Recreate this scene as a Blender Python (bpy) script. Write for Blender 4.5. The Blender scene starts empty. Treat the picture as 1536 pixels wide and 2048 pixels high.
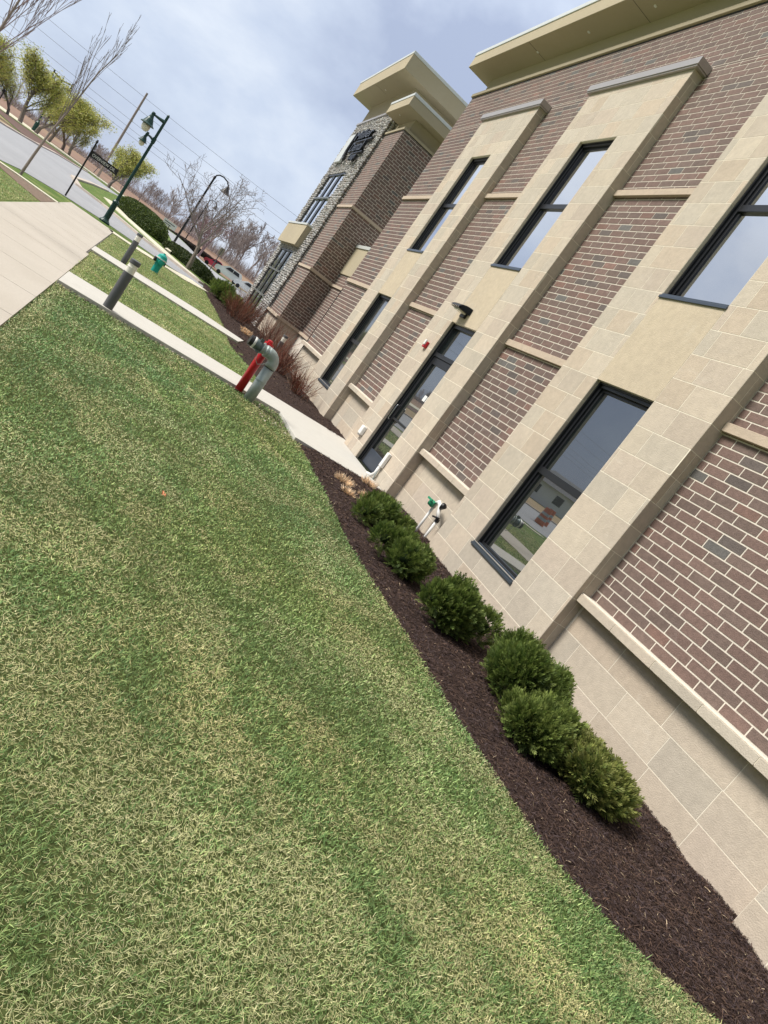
import bpy, math, random
import numpy as np
from mathutils import Matrix, Vector
R = math.radians
C = bpy.context.scene.collection
S = bpy.context.scene

# ------------------------------------------------------------------ camera
cam = bpy.data.cameras.new('camera'); camo = bpy.data.objects.new('camera', cam); C.objects.link(camo)
cam.sensor_width = 36; cam.sensor_fit = 'AUTO'; cam.lens = 25.227; cam.clip_start = .05; cam.clip_end = 3000
right = Vector((0.76029777, -0.28395125, 0.58422512)); up = Vector((-0.47058505, 0.37920477, 0.79671416)); fwd = Vector((0.44776893, 0.88066761, -0.15468533))
M = Matrix.Identity(4)
for i in range(3):
    M[i][0] = right[i]; M[i][1] = up[i]; M[i][2] = -fwd[i]
M[0][3] = 0; M[1][3] = 0; M[2][3] = 1.6
camo.matrix_world = M
S.camera = camo
S.render.resolution_x = 768; S.render.resolution_y = 1024
# ------------------------------------------------------------------ sky + sun (thin overcast, bright towards the street)
SUN_EL, SUN_AZ = 47.0, 285.0          # azimuth clockwise from +Y (north); 270 = from -X
w = bpy.data.worlds.new("World"); S.world = w; w.use_nodes = True
nt = w.node_tree; nt.nodes.clear()
N = nt.nodes.new; L = nt.links.new
out = N('ShaderNodeOutputWorld'); bg = N('ShaderNodeBackground'); L(bg.outputs[0], out.inputs[0]); bg.inputs[1].default_value = .09
sky = N('ShaderNodeTexSky'); sky.sky_type = 'NISHITA'; sky.sun_disc = False
sky.sun_elevation = R(SUN_EL); sky.sun_rotation = R(SUN_AZ)
tc = N('ShaderNodeTexCoord'); mp = N('ShaderNodeMapping'); L(tc.outputs['Generated'], mp.inputs[0])
mp.inputs['Scale'].default_value = (1.0, 1.0, 1.7); mp.inputs['Location'].default_value = (.35, .9, .2)
n1 = N('ShaderNodeTexNoise'); L(mp.outputs[0], n1.inputs['Vector']); n1.inputs['Scale'].default_value = 1.7; n1.inputs['Detail'].default_value = 7; n1.inputs['Roughness'].default_value = .56
n1.inputs['Distortion'].default_value = .3
cr = N('ShaderNodeValToRGB'); L(n1.outputs['Fac'], cr.inputs[0])
cr.color_ramp.elements[0].position = .39; cr.color_ramp.elements[0].color = (.43, .50, .67, 1)
cr.color_ramp.elements[1].position = .60; cr.color_ramp.elements[1].color = (.82, .88, .97, 1)
e = cr.color_ramp.elements.new(.5); e.color = (.61, .69, .84, 1)
sx = N('ShaderNodeSeparateXYZ'); L(tc.outputs['Generated'], sx.inputs[0])
# cloud deck is heavier low over the street side (-X), as the windows mirror it
mr = N('ShaderNodeMapRange'); L(sx.outputs['X'], mr.inputs[0]); mr.inputs[1].default_value = -.75; mr.inputs[2].default_value = -.2; mr.inputs[3].default_value = .48; mr.inputs[4].default_value = 1.0
mr2 = N('ShaderNodeMapRange'); L(sx.outputs['Z'], mr2.inputs[0]); mr2.inputs[1].default_value = .12; mr2.inputs[2].default_value = .5; mr2.inputs[3].default_value = 0; mr2.inputs[4].default_value = 1.0
mx = N('ShaderNodeMath'); mx.operation = 'MAXIMUM'; L(mr.outputs[0], mx.inputs[0]); L(mr2.outputs[0], mx.inputs[1])
mr3 = N('ShaderNodeMapRange'); L(sx.outputs['Z'], mr3.inputs[0]); mr3.inputs[1].default_value = .3; mr3.inputs[2].default_value = 1.; mr3.inputs[3].default_value = 10; mr3.inputs[4].default_value = 14
mm = N('ShaderNodeMath'); mm.operation = 'MULTIPLY'; L(mx.outputs[0], mm.inputs[0]); L(mr3.outputs[0], mm.inputs[1])
mry = N('ShaderNodeMapRange'); L(sx.outputs['Y'], mry.inputs[0]); mry.inputs[1].default_value = -.8; mry.inputs[2].default_value = .15; mry.inputs[3].default_value = .55; mry.inputs[4].default_value = 1.0
mm2 = N('ShaderNodeMath'); mm2.operation = 'MULTIPLY'; L(mm.outputs[0], mm2.inputs[0]); L(mry.outputs[0], mm2.inputs[1])
wz = N('ShaderNodeMapRange'); L(sx.outputs['Z'], wz.inputs[0]); wz.inputs[1].default_value = .55; wz.inputs[2].default_value = .9
wm = N('ShaderNodeMix'); wm.data_type = 'RGBA'; L(wz.outputs[0], wm.inputs[0]); L(cr.outputs[0], wm.inputs[6]); wm.inputs[7].default_value = (.86, .84, .80, 1)
vm = N('ShaderNodeVectorMath'); vm.operation = 'SCALE'; L(wm.outputs[2], vm.inputs[0]); L(mm2.outputs[0], vm.inputs['Scale'])
mixn = N('ShaderNodeMix'); mixn.data_type = 'RGBA'; mixn.inputs[0].default_value = .9
L(sky.outputs[0], mixn.inputs[6]); L(vm.outputs[0], mixn.inputs[7]); L(mixn.outputs[2], bg.inputs[0])
sl = bpy.data.lights.new('sun', 'SUN'); sl.energy = 3.9; sl.angle = R(20); sl.color = (1, .945, .86)
so = bpy.data.objects.new('sun', sl); C.objects.link(so)
az = R(SUN_AZ); el = R(SUN_EL)
sd = Vector((math.sin(az) * math.cos(el), math.cos(az) * math.cos(el), math.sin(el)))
so.rotation_euler = (-sd).to_track_quat('-Z', 'Y').to_euler()
S.view_settings.view_transform = 'Standard'; S.view_settings.look = 'None'; S.view_settings.exposure = 0.3; S.view_settings.gamma = 1

rng = np.random.default_rng(7); random.seed(7)

# ------------------------------------------------------------------ helpers
def hgt(x, y):      # the far car park lies a little lower than the lawn
    s = lambda t: np.clip(t, 0, 1) ** 2 * (3 - 2 * np.clip(t, 0, 1))
    y = np.asarray(y, float); k = s((np.asarray(x, float) - 4) / 8)
    return -1.22 * s((y - 56) / 50) * k + (.7 + 1.2 * k) * s((y - 130) / 90)

def tag(o, label=None, cat=None, group=None, kind=None):
    if label: o['label'] = label
    if cat: o['category'] = cat
    if group: o['group'] = group
    if kind: o['kind'] = kind
    return o
def empty(name, label, cat, loc=(0, 0, 0), rz=0, group=None):
    o = bpy.data.objects.new(name, None); C.objects.link(o); o.location = loc; o.rotation_euler = (0, 0, rz); o.empty_display_size = .1
    return tag(o, label, cat, group)
def copy_tree(o, parent=None):
    c = o.copy(); C.objects.link(c)
    if parent: c.parent = parent
    for ch in list(o.children): copy_tree(ch, c)
    return c

class MB:
    def __init__(s): s.v = []; s.f = []; s.c = []; s.m = []
    def quad(s, pts, col=(1, 1, 1), mi=0):
        b = len(s.v); s.v += [tuple(p) for p in pts]; s.f.append(tuple(range(b, b + len(pts)))); s.c.append(col); s.m.append(mi)
    def box(s, x0, x1, y0, y1, z0, z1, col=(1, 1, 1), mi=0, skip=''):
        b = len(s.v)
        s.v += [(x0, y0, z0), (x1, y0, z0), (x1, y1, z0), (x0, y1, z0), (x0, y0, z1), (x1, y0, z1), (x1, y1, z1), (x0, y1, z1)]
        F = {'d': (0, 3, 2, 1), 'u': (4, 5, 6, 7), 'f': (0, 1, 5, 4), 'b': (2, 3, 7, 6), 'l': (3, 0, 4, 7), 'r': (1, 2, 6, 5)}
        for k, q in F.items():
            if k in skip: continue
            s.f.append(tuple(b + i for i in q)); s.c.append(col); s.m.append(mi)
        return s
    def tube(s, pts, rad, n=8, col=(1, 1, 1), mi=0, caps=True):
        pts = [Vector(p) for p in pts]; k = len(pts)
        if not hasattr(rad, '__len__'): rad = [rad] * k
        b = len(s.v); prev = None
        for i, p in enumerate(pts):
            d = (pts[min(i + 1, k - 1)] - pts[max(i - 1, 0)])
            d = d.normalized() if d.length > 1e-9 else Vector((0, 0, 1))
            a = prev if prev is not None else (Vector((1, 0, 0)) if abs(d.x) < .9 else Vector((0, 1, 0)))
            a = (a - d * a.dot(d)); a = a.normalized() if a.length > 1e-6 else d.orthogonal().normalized()
            prev = a; c = d.cross(a)
            for j in range(n):
                t = 2 * math.pi * j / n; q = p + (a * math.cos(t) + c * math.sin(t)) * rad[i]; s.v.append(tuple(q))
        for i in range(k - 1):
            for j in range(n):
                s.f.append((b + i * n + j, b + i * n + (j + 1) % n, b + (i + 1) * n + (j + 1) % n, b + (i + 1) * n + j)); s.c.append(col); s.m.append(mi)
        if caps:
            s.f.append(tuple(b + j for j in reversed(range(n)))); s.c.append(col); s.m.append(mi)
            s.f.append(tuple(b + (k - 1) * n + j for j in range(n))); s.c.append(col); s.m.append(mi)
        return s
    def lathe(s, prof, base=(0, 0, 0), axis=(0, 0, 1), n=20, col=(1, 1, 1), mi=0):
        A = Vector(axis).normalized(); b0 = Vector(base)
        return s.tube([b0 + A * h for r, h in prof], [max(r, 1e-4) for r, h in prof], n, col, mi)
    def poly(s, pts, z0, z1, col=(1, 1, 1), mi=0):      # extruded polygon
        b = len(s.v); n = len(pts)
        s.v += [(x, y, z0) for x, y in pts] + [(x, y, z1) for x, y in pts]
        ar = sum(pts[i][0] * pts[(i + 1) % n][1] - pts[(i + 1) % n][0] * pts[i][1] for i in range(n))
        top = [b + n + i for i in range(n)]
        if ar < 0: top = top[::-1]
        s.f.append(tuple(top)); s.c.append(col); s.m.append(mi)
        for i in range(n):
            j = (i + 1) % n; q = (b + i, b + j, b + n + j, b + n + i)
            s.f.append(q if ar > 0 else q[::-1]); s.c.append(col); s.m.append(mi)
        return s
    def build(s, name, mats, parent=None, smooth=False, bevel=0):
        me = bpy.data.meshes.new(name); me.from_pydata(s.v, [], s.f); 
        if not isinstance(mats, (list, tuple)): mats = [mats]
        for m in mats: me.materials.append(m)
        if len(mats) > 1: me.polygons.foreach_set('material_index', s.m)
        at = me.color_attributes.new('Col', 'FLOAT_COLOR', 'CORNER')
        cc = np.ones((len(me.loops), 4), np.float32)
        tot = np.array([len(f) for f in s.f]); cc[:, :3] = np.repeat(np.array(s.c, np.float32).reshape(-1, 3), tot, axis=0)
        at.data.foreach_set('color', cc.ravel())
        if smooth: me.polygons.foreach_set('use_smooth', [True] * len(me.polygons))
        me.update(); o = bpy.data.objects.new(name, me); C.objects.link(o)
        if bevel:
            md = o.modifiers.new('bevel', 'BEVEL'); md.width = bevel; md.segments = 2; md.limit_method = 'ANGLE'
        if parent: o.parent = parent; 
        return o

def npmesh(name, V, F, mats, cols=None, parent=None, smooth=False, percorner=None):
    """V (n,3), F (m,k) int, cols per face (m,3)"""
    me = bpy.data.meshes.new(name); k = F.shape[1]
    me.vertices.add(len(V)); me.vertices.foreach_set('co', V.astype(np.float32).ravel())
    me.loops.add(F.size); me.loops.foreach_set('vertex_index', F.astype(np.int32).ravel())
    me.polygons.add(len(F)); me.polygons.foreach_set('loop_start', np.arange(0, F.size, k, dtype=np.int32))
    try: me.polygons.foreach_set('loop_total', np.full(len(F), k, dtype=np.int32))
    except Exception: pass
    if not isinstance(mats, (list, tuple)): mats = [mats]
    for m in mats: me.materials.append(m)
    if cols is not None:
        at = me.color_attributes.new('Col', 'FLOAT_COLOR', 'CORNER')
        cc = np.ones((F.size, 4), np.float32); cc[:, :3] = np.repeat(cols.astype(np.float32), k, axis=0); at.data.foreach_set('color', cc.ravel())
    if smooth: me.polygons.foreach_set('use_smooth', np.ones(len(F), bool))
    me.update(calc_edges=True); me.validate()
    o = bpy.data.objects.new(name, me); C.objects.link(o)
    if parent: o.parent = parent
    return o

def mat(name, col=(.5, .5, .5), rough=.7, attr=False, var=.12, vscale=3., bump=0., bscale=60., metal=0., tint=None, tscale=.7, spec=.4, coords='Object', detail=6, stretch=None, transl=0, coat=0):
    m = bpy.data.materials.new(name); m.use_nodes = True; t = m.node_tree; n = t.nodes; l = t.links
    b = n['Principled BSDF']; b.inputs['Roughness'].default_value = rough; b.inputs['Metallic'].default_value = metal
    b.inputs['Specular IOR Level'].default_value = spec
    if coat: b.inputs['Coat Weight'].default_value = coat; b.inputs['Coat Roughness'].default_value = .15
    tcn = n.new('ShaderNodeTexCoord'); vec = tcn.outputs[coords]
    if stretch:
        mpn = n.new('ShaderNodeMapping'); mpn.inputs['Scale'].default_value = stretch; l.new(vec, mpn.inputs[0]); vec = mpn.outputs[0]
    if attr:
        a = n.new('ShaderNodeAttribute'); a.attribute_name = 'Col'; base = a.outputs['Color']
    else:
        a = n.new('ShaderNodeRGB'); a.outputs[0].default_value = (*col, 1); base = a.outputs[0]
    if tint:
        nz = n.new('ShaderNodeTexNoise'); nz.inputs['Scale'].default_value = tscale; nz.inputs['Detail'].default_value = 5; l.new(vec, nz.inputs['Vector'])
        rp = n.new('ShaderNodeMapRange'); rp.inputs[1].default_value = .4; rp.inputs[2].default_value = .68; l.new(nz.outputs['Fac'], rp.inputs[0])
        mi = n.new('ShaderNodeMix'); mi.data_type = 'RGBA'; mi.blend_type = 'MULTIPLY' if attr else 'MIX'
        l.new(rp.outputs[0], mi.inputs[0]); l.new(base, mi.inputs[6]); mi.inputs[7].default_value = (*tint, 1); base = mi.outputs[2]
    if var:
        nz = n.new('ShaderNodeTexNoise'); nz.inputs['Scale'].default_value = vscale; nz.inputs['Detail'].default_value = detail; nz.inputs['Roughness'].default_value = .65; l.new(vec, nz.inputs['Vector'])
        rp = n.new('ShaderNodeMapRange'); rp.inputs[1].default_value = .3; rp.inputs[2].default_value = .7; rp.inputs[3].default_value = 1 - var; rp.inputs[4].default_value = 1 + var; l.new(nz.outputs['Fac'], rp.inputs[0])
        vs = n.new('ShaderNodeVectorMath'); vs.operation = 'SCALE'; l.new(base, vs.inputs[0]); l.new(rp.outputs[0], vs.inputs['Scale']); base = vs.outputs[0]
    l.new(base, b.inputs['Base Color'])
    if bump:
        nz = n.new('ShaderNodeTexNoise'); nz.inputs['Scale'].default_value = bscale; nz.inputs['Detail'].default_value = 4; l.new(vec, nz.inputs['Vector'])
        bp = n.new('ShaderNodeBump'); bp.inputs['Strength'].default_value = bump; bp.inputs['Distance'].default_value = .01; l.new(nz.outputs['Fac'], bp.inputs['Height']); l.new(bp.outputs[0], b.inputs['Normal'])
    if transl:
        tr = n.new('ShaderNodeBsdfTranslucent'); l.new(base, tr.inputs[0]); ms = n.new('ShaderNodeMixShader'); ms.inputs[0].default_value = transl
        l.new(b.outputs[0], ms.inputs[1]); l.new(tr.outputs[0], ms.inputs[2]); l.new(ms.outputs[0], n['Material Output'].inputs[0])
    return m

m_mortar = mat('mortar', (.66, .60, .52), .9, var=.1, vscale=20, bump=.3)
m_brick = mat('brick', attr=True, rough=.75, var=.2, vscale=25, bump=.5, bscale=90, tint=(.86, .86, .87), tscale=.5)
m_stone = mat('cut_stone', attr=True, rough=.88, var=.09, vscale=14, bump=.45, bscale=95, tint=(.95, .95, .96), tscale=1.3)
m_smjoint = mat('stone_joint', (.75, .69, .575), .9, var=.08, vscale=14)
m_stucco = mat('stucco', (.44, .38, .265), .9, var=.05, vscale=1.2, bump=.35, bscale=220, tint=(.40, .345, .245), tscale=.6)
m_coping = mat('metal_coping', (.62, .64, .62), .4, metal=.2, var=.04)
m_capmetal = mat('cap_metal', (.42, .39, .37), .35, metal=.5, var=.04)
m_frame = mat('black_aluminium', (.012, .013, .016), .35, var=.05, spec=.5)
m_sill = mat('sill_metal', (.10, .12, .15), .3, metal=.6, var=.05)
m_conc = mat('sidewalk_concrete', (.455, .415, .36), .9, var=.06, vscale=30, bump=.3, bscale=150, tint=(.425, .385, .33), tscale=.9)
m_path = mat('path_concrete', (.52, .505, .465), .9, var=.06, vscale=5, bump=.3, bscale=140, stretch=(1, 6, 1))
m_curb = mat('curb_concrete', (.60, .56, .44), .9, var=.1, vscale=3)
m_asph = mat('pale_asphalt', (.315, .32, .335), .9, var=.07, vscale=1.5, bump=.2, bscale=90, tint=(.28, .285, .30), tscale=.12)
m_blackm = mat('black_metal', (.012, .012, .014), .4, var=.05)
m_green = mat('dark_green_metal', (.008, .045, .04), .4, var=.08)
m_white = mat('white_plastic', (.75, .75, .73), .45, var=.03)
m_red = mat('red_paint', (.42, .006, .014), .35, var=.12, vscale=12, coat=.2)
m_galv = mat('galvanised_pipe', (.29, .345, .34), .5, metal=.35, var=.14, vscale=9, tint=(.36, .39, .39), tscale=4)
m_fit = mat('dark_fitting', (.10, .135, .14), .4, metal=.5, var=.15, vscale=15)
m_teal = mat('teal_paint', (.01, .34, .29), .45, var=.15, vscale=12)
m_lgreen = mat('valve_green', (.02, .28, .14), .5, var=.1)
m_globe = mat('lamp_globe', (.75, .72, .6), .15, var=.03)
m_bol = mat('bollard_grey', (.095, .098, .105), .6, var=.08, vscale=12)
m_bolhead = mat('bollard_head', (.78, .76, .68), .35, metal=0., var=.05)
m_bark = mat('bark', (.17, .14, .125), .9, var=.25, vscale=8)
m_barkp = mat('pale_bark', (.27, .225, .205), .9, var=.2, vscale=8)
m_leaf = mat('leaf', attr=True, rough=.65, var=.15, vscale=2, transl=.3)
m_twig = mat('twig', attr=True, rough=.7, var=.2, vscale=6)
m_grass = mat('grass_blade', attr=True, rough=.6, var=0, transl=.25)
m_mulch = mat('mulch_shred', attr=True, rough=.95, var=0, spec=.15)
m_mulchb = mat('mulch_bed', (.042, .028, .024), 1., var=.5, vscale=60, bump=1., bscale=70, spec=.1)
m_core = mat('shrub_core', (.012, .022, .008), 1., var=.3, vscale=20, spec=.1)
m_river = mat('river_stone', attr=True, rough=.75, var=.2, vscale=18, bump=.4, bscale=60)
m_rmort = mat('stone_bedding', (.13, .12, .115), 1., var=.2, vscale=20)
m_orange = mat('orange_plastic', (.42, .10, .035), .5, var=.05)

def smear(m, col=(.66, .62, .54), scale=2.3, lo=.58, hi=.78, amt=.32):
    t = m.node_tree; n = t.nodes; l = t.links; b = n['Principled BSDF']; src = b.inputs['Base Color'].links[0].from_socket
    tcn = n.new('ShaderNodeTexCoord'); mpn = n.new('ShaderNodeMapping'); mpn.inputs['Scale'].default_value = (1, 1, 1.6); l.new(tcn.outputs['Object'], mpn.inputs[0])
    z = n.new('ShaderNodeTexNoise'); z.inputs['Scale'].default_value = scale; z.inputs['Detail'].default_value = 7; z.inputs['Roughness'].default_value = .7; z.inputs['Distortion'].default_value = .8; l.new(mpn.outputs[0], z.inputs['Vector'])
    r = n.new('ShaderNodeMapRange'); r.inputs[1].default_value = lo; r.inputs[2].default_value = hi; r.inputs[4].default_value = amt; l.new(z.outputs['Fac'], r.inputs[0])
    x = n.new('ShaderNodeMix'); x.data_type = 'RGBA'; l.new(r.outputs[0], x.inputs[0]); l.new(src, x.inputs[6]); x.inputs[7].default_value = (*col, 1); l.new(x.outputs[2], b.inputs['Base Color'])
smear(m_stone); smear(m_stucco, (.40, .33, .21), .5, .5, .75, .5); smear(m_brick, (.36, .31, .28), 1.6, .62, .8, .35); smear(m_conc, (.38, .345, .30), 1.2, .58, .75, .35); smear(m_path, (.42, .40, .36), 2.0, .55, .75, .5)
smear(m_asph, (.24, .245, .255), .35, .55, .7, .6)
def glass_mat(name, refl, dark, tintc):
    m = bpy.data.materials.new(name); m.use_nodes = True; t = m.node_tree; n = t.nodes; l = t.links
    b = n['Principled BSDF']; b.inputs['Base Color'].default_value = (*dark, 1); b.inputs['Roughness'].default_value = .3
    g = n.new('ShaderNodeBsdfGlossy'); g.inputs['Color'].default_value = (*tintc, 1); g.inputs['Roughness'].default_value = .012
    tcn = n.new('ShaderNodeTexCoord'); nz = n.new('ShaderNodeTexNoise'); nz.inputs['Scale'].default_value = 1.1; nz.inputs['Detail'].default_value = 1; l.new(tcn.outputs['Object'], nz.inputs[0])
    bp = n.new('ShaderNodeBump'); bp.inputs['Strength'].default_value = .06; bp.inputs['Distance'].default_value = .02; l.new(nz.outputs['Fac'], bp.inputs['Height']); l.new(bp.outputs[0], g.inputs['Normal'])
    ms = n.new('ShaderNodeMixShader'); ms.inputs[0].default_value = refl
    l.new(b.outputs[0], ms.inputs[1]); l.new(g.outputs[0], ms.inputs[2]); l.new(ms.outputs[0], n['Material Output'].inputs[0]); return m
m_glass = glass_mat('window_glass', .92, (.01, .012, .016), (.93, .94, .97))
m_glassl = glass_mat('lower_glass', .36, (.008, .012, .012), (.92, .94, .96))

# ------------------------------------------------------------------ ground
def ground_mat():
    m = bpy.data.materials.new('ground'); m.use_nodes = True; t = m.node_tree; n = t.nodes; l = t.links
    b = n['Principled BSDF']; b.inputs['Roughness'].default_value = .95; b.inputs['Specular IOR Level'].default_value = .1
    g = n.new('ShaderNodeNewGeometry'); 
    def ramp(scale, stops, det=6, st=None):
        v = g.outputs['Position']
        if st: q = n.new('ShaderNodeMapping'); q.inputs['Scale'].default_value = st; l.new(v, q.inputs[0]); v = q.outputs[0]
        z = n.new('ShaderNodeTexNoise'); z.inputs['Scale'].default_value = scale; z.inputs['Detail'].default_value = det; z.inputs['Roughness'].default_value = .65; l.new(v, z.inputs['Vector'])
        c = n.new('ShaderNodeValToRGB'); l.new(z.outputs['Fac'], c.inputs[0])
        while len(c.color_ramp.elements) < len(stops): c.color_ramp.elements.new(.5)
        for e_, (p, k) in zip(c.color_ramp.elements, stops): e_.position = p; e_.color = (*k, 1)
        return c.outputs[0]
    gr = ramp(1.3, [(.3, (.07, .13, .028)), (.5, (.115, .175, .045)), (.68, (.24, .25, .10))])
    gf = ramp(55, [(.3, (.45, .45, .45)), (.5, (.9, .9, .9)), (.7, (1.35, 1.35, 1.2))], 3)
    mg = n.new('ShaderNodeMix'); mg.data_type = 'RGBA'; mg.blend_type = 'MULTIPLY'; mg.inputs[0].default_value = 1; l.new(gr, mg.inputs[6]); l.new(gf, mg.inputs[7])
    br = ramp(.05, [(.35, (.20, .135, .10)), (.5, (.255, .17, .13)), (.65, (.30, .22, .14))], 8, (1, .25, 1))
    s = n.new('ShaderNodeSeparateXYZ'); l.new(g.outputs['Position'], s.inputs[0])
    r = n.new('ShaderNodeMapRange'); l.new(s.outputs['Y'], r.inputs[0]); r.inputs[1].default_value = 124; r.inputs[2].default_value = 132
    mi = n.new('ShaderNodeMix'); mi.data_type = 'RGBA'; l.new(r.outputs[0], mi.inputs[0]); l.new(mg.outputs[2], mi.inputs[6]); l.new(br, mi.inputs[7]); l.new(mi.outputs[2], b.inputs['Base Color'])
    return m
xs = np.unique(np.concatenate([np.linspace(-900, 900, 37), np.linspace(-30, 40, 71)])); ys = np.unique(np.concatenate([np.linspace(-900, 1500, 41), np.linspace(-5, 140, 73)]))
X, Y = np.meshgrid(xs, ys); Z = hgt(X, Y) - .03
V = np.stack([X.ravel(), Y.ravel(), Z.ravel()], 1); nx = len(xs)
I = (np.arange(len(ys) - 1)[:, None] * nx + np.arange(nx - 1)[None]).ravel(); F = np.stack([I, I + 1, I + nx + 1, I + nx], 1)
tag(npmesh('ground', V, F, ground_mat()), 'wide ground of lawn turning into brown field far off', 'ground', kind='structure')

def sheet(name, pts, z, m, label, kind='structure', th=.02):
    b = MB(); b.poly(pts, z - th, z); o = b.build(name, m); return tag(o, label, name.replace('_', ' '), kind=kind)
def gridsheet(name, c4, dz, m, label, n=14):
    b = []; f = []
    for i in range(n + 1):
        for j in range(n + 1):
            u, v = i / n, j / n; p = (np.array(c4[0]) * (1 - u) * (1 - v) + np.array(c4[1]) * u * (1 - v) + np.array(c4[2]) * u * v + np.array(c4[3]) * (1 - u) * v)
            b.append((p[0], p[1], float(hgt(p[0], p[1])) + dz))
    for i in range(n):
        for j in range(n): k = i * (n + 1) + j; f.append((k, k + n + 1, k + n + 2, k + 1))
    return tag(npmesh(name, np.array(b), np.array(f), m), label, name.replace('_', ' '), kind='structure')

# sidewalk in slabs
b = MB(); y = -6.1
while y < 28.5:
    y1 = min(y + 1.52, 28.6)
    b.poly([(-2.12, y + .006), (-.50 - (.07 if y > 16 else 0), y + .006), (-.50 - (.07 if y > 16 else 0), y1 - .006), (-2.12, y1 - .006)], -.12, 0.0); y += 1.52
tag(b.build('sidewalk', m_conc), 'wide beige concrete sidewalk with cross joints', 'sidewalk', kind='structure')
b = MB(); b.poly([(-2.13, -6), (-.49, -6), (-.56, 28.5), (-2.13, 28.5)], -.1, -.012); tag(b.build('sidewalk_bed', m_rmort), 'dark joints under the sidewalk slabs', 'sidewalk', kind='structure')
# door path (raised slab) and second path
K = .978
P1 = [(-.48, 10.93), (3.33, 11.92), (3.32, 10.40), (5.10, 10.52), (5.10, 13.24), (5.30, 13.26), (5.30, 13.78), (-.48, 12.30)]
tag(MB().poly(P1, -.12, .04).build('path', m_path, bevel=.006), 'pale concrete path widening to a pad at the side door', 'path', kind='structure')
P2 = [(-.55, 17.75), (.6, 18.1), (2.2, 18.75), (3.4, 19.3), (3.75, 20.6), (2.2, 20.45), (.9, 19.75), (-.55, 19.0)]
tag(MB().poly(P2, -.12, .02).build('path', m_path), 'narrower pale concrete path farther along the lawn', 'path', kind='structure')
def strip(pts, wd):
    pts = [Vector((*p, 0)) for p in pts]; Lf = []; Rt = []
    for i, p in enumerate(pts):
        d = (pts[min(i + 1, len(pts) - 1)] - pts[max(i - 1, 0)]).normalized(); q = Vector((-d.y, d.x, 0)) * wd / 2
        Lf.append((p.x + q.x, p.y + q.y)); Rt.append((p.x - q.x, p.y - q.y))
    return Lf + Rt[::-1]
def strip_obj(name, pts, wd, z0, z1, m, label):
    q = strip(pts, wd); n = len(pts); b = MB()
    for i in range(n - 1): b.poly([q[i], q[i + 1], q[2 * n - 2 - i], q[2 * n - 1 - i]], z0, z1)
    return tag(b.build(name, m), label, name.replace('_', ' '), kind='structure')
strip_obj('path', [(-.7, 28.2), (.25, 28.4), (.97, 29.25), (1.9, 29.6), (2.6, 31), (3.2, 32.2)], 1.0, -.08, .0, m_curb, 'far cream path edging the lawn beyond the teal hydrant')
strip_obj('path', [(-2.1, 24.6), (-3.3, 24.9), (-4.2, 24.8), (-9, 24.8)], .45, -.08, .0, m_curb, 'thin cream path strip running off left from the sidewalk')
# roads
tag(MB().poly([(-2.15, 21.3), (-2.7, 21.95), (-3.5, 23.2), (-4.1, 24.5), (-2.6, 24.45), (-2.15, 24.2)], -.04, -.012).build('mulch_patch', mat('patch_brown', (.17, .12, .085), .95, var=.4, vscale=9)), 'brown mulch patch at the foot of the young tree', 'mulch', kind='structure')
RD = [(-45, 26), (-4.0, 26.0), (-3.75, 27.7), (-2.7, 29.5), (-1.2, 31.0), (1.8, 31.2), (3.2, 32.6), (9, 36), (30, 45), (30, 50), (8, 38), (3.3, 34.2), (2.6, 35.1), (1.7, 36.2), (.6, 37.4), (-1.85, 43.1), (-3.4, 44.6), (-4.5, 52), (-4.4, 66), (-3.9, 80), (-3, 97), (-7.5, 99), (-8.2, 88), (-9, 80), (-8.95, 67), (-9.7, 57.4), (-12.5, 50), (-20, 45), (-45, 42)]
sheet('road', RD, -.014, m_asph, 'pale grey road curving past the end of the lawn', th=.05)
strip_obj('curb', [(-45, 42), (-20, 45), (-12.5, 50), (-9.75, 57.4), (-9, 67), (-9.05, 80), (-8.2, 88), (-7.6, 99)], .35, -.05, .08, mat('curb_far', (.5, .42, .36), .9), 'pinkish curb along the far side of the road')
strip_obj('curb', [(3.3, 34.15), (1.7, 36.2), (.6, 37.4), (-1.85, 43.1), (-3.4, 44.6), (-4.45, 52), (-4.4, 66), (-3.9, 80)], .35, -.05, .08, mat('curb_near', (.47, .41, .35), .9), 'tan curb round the grass island')
strip_obj('path', [(3.0, 36.3), (2.1, 38.2), (1.3, 41.0), (.2, 45), (-1.2, 50), (-2.2, 56), (-1.6, 60)], 1.0, -.05, .02, m_curb, 'cream path between the road and the clipped hedge')
gridsheet('parking_lot', [(2.75, 50.2), (17, 57), (30, 140), (2.7, 103)], .0, m_asph, 'far grey car park in front of the brown field')
strip_obj('curb', [(2.75, 63), (2.72, 50.4), (2.0, 44.5), (1.75, 41.8)], .3, -.05, .1, m_curb, 'cream curb at the near corner of the car park')
gridsheet('grass_island', [(9.3, 70), (12.2, 71), (13.8, 86), (8.8, 80)], .03, mat('verge_green', (.13, .19, .06), .95, var=.2), 'small green verge inside the car park', 6)
sheet('far_road', [(-60, 100), (-19, 104), (-12, 108), (-4, 112), (3, 117), (3, 123), (-12, 124), (-22, 126), (-60, 128)], .0, m_curb, 'white concrete strip behind the yellow green trees')
sheet('mulch_strip', [(-45, 70), (-14, 79), (-10.3, 68), (-9.6, 70), (-9.4, 85), (-8.6, 99), (-16, 99), (-45, 97)], .0, mat('strip_brown', (.12, .07, .055), .95, var=.25, vscale=.6), 'dark brown mulch strip under the yellow green trees')
sheet('dry_grass_strip', [(-40, 45.5), (-21, 46), (-13, 51), (-10.1, 57.5), (-10.2, 66), (-14, 76.5), (-45, 66)], .004, mat('strip_tan', (.30, .22, .12), .95, var=.25, vscale=.5), 'tan strip of dry grass beside the road')

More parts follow.
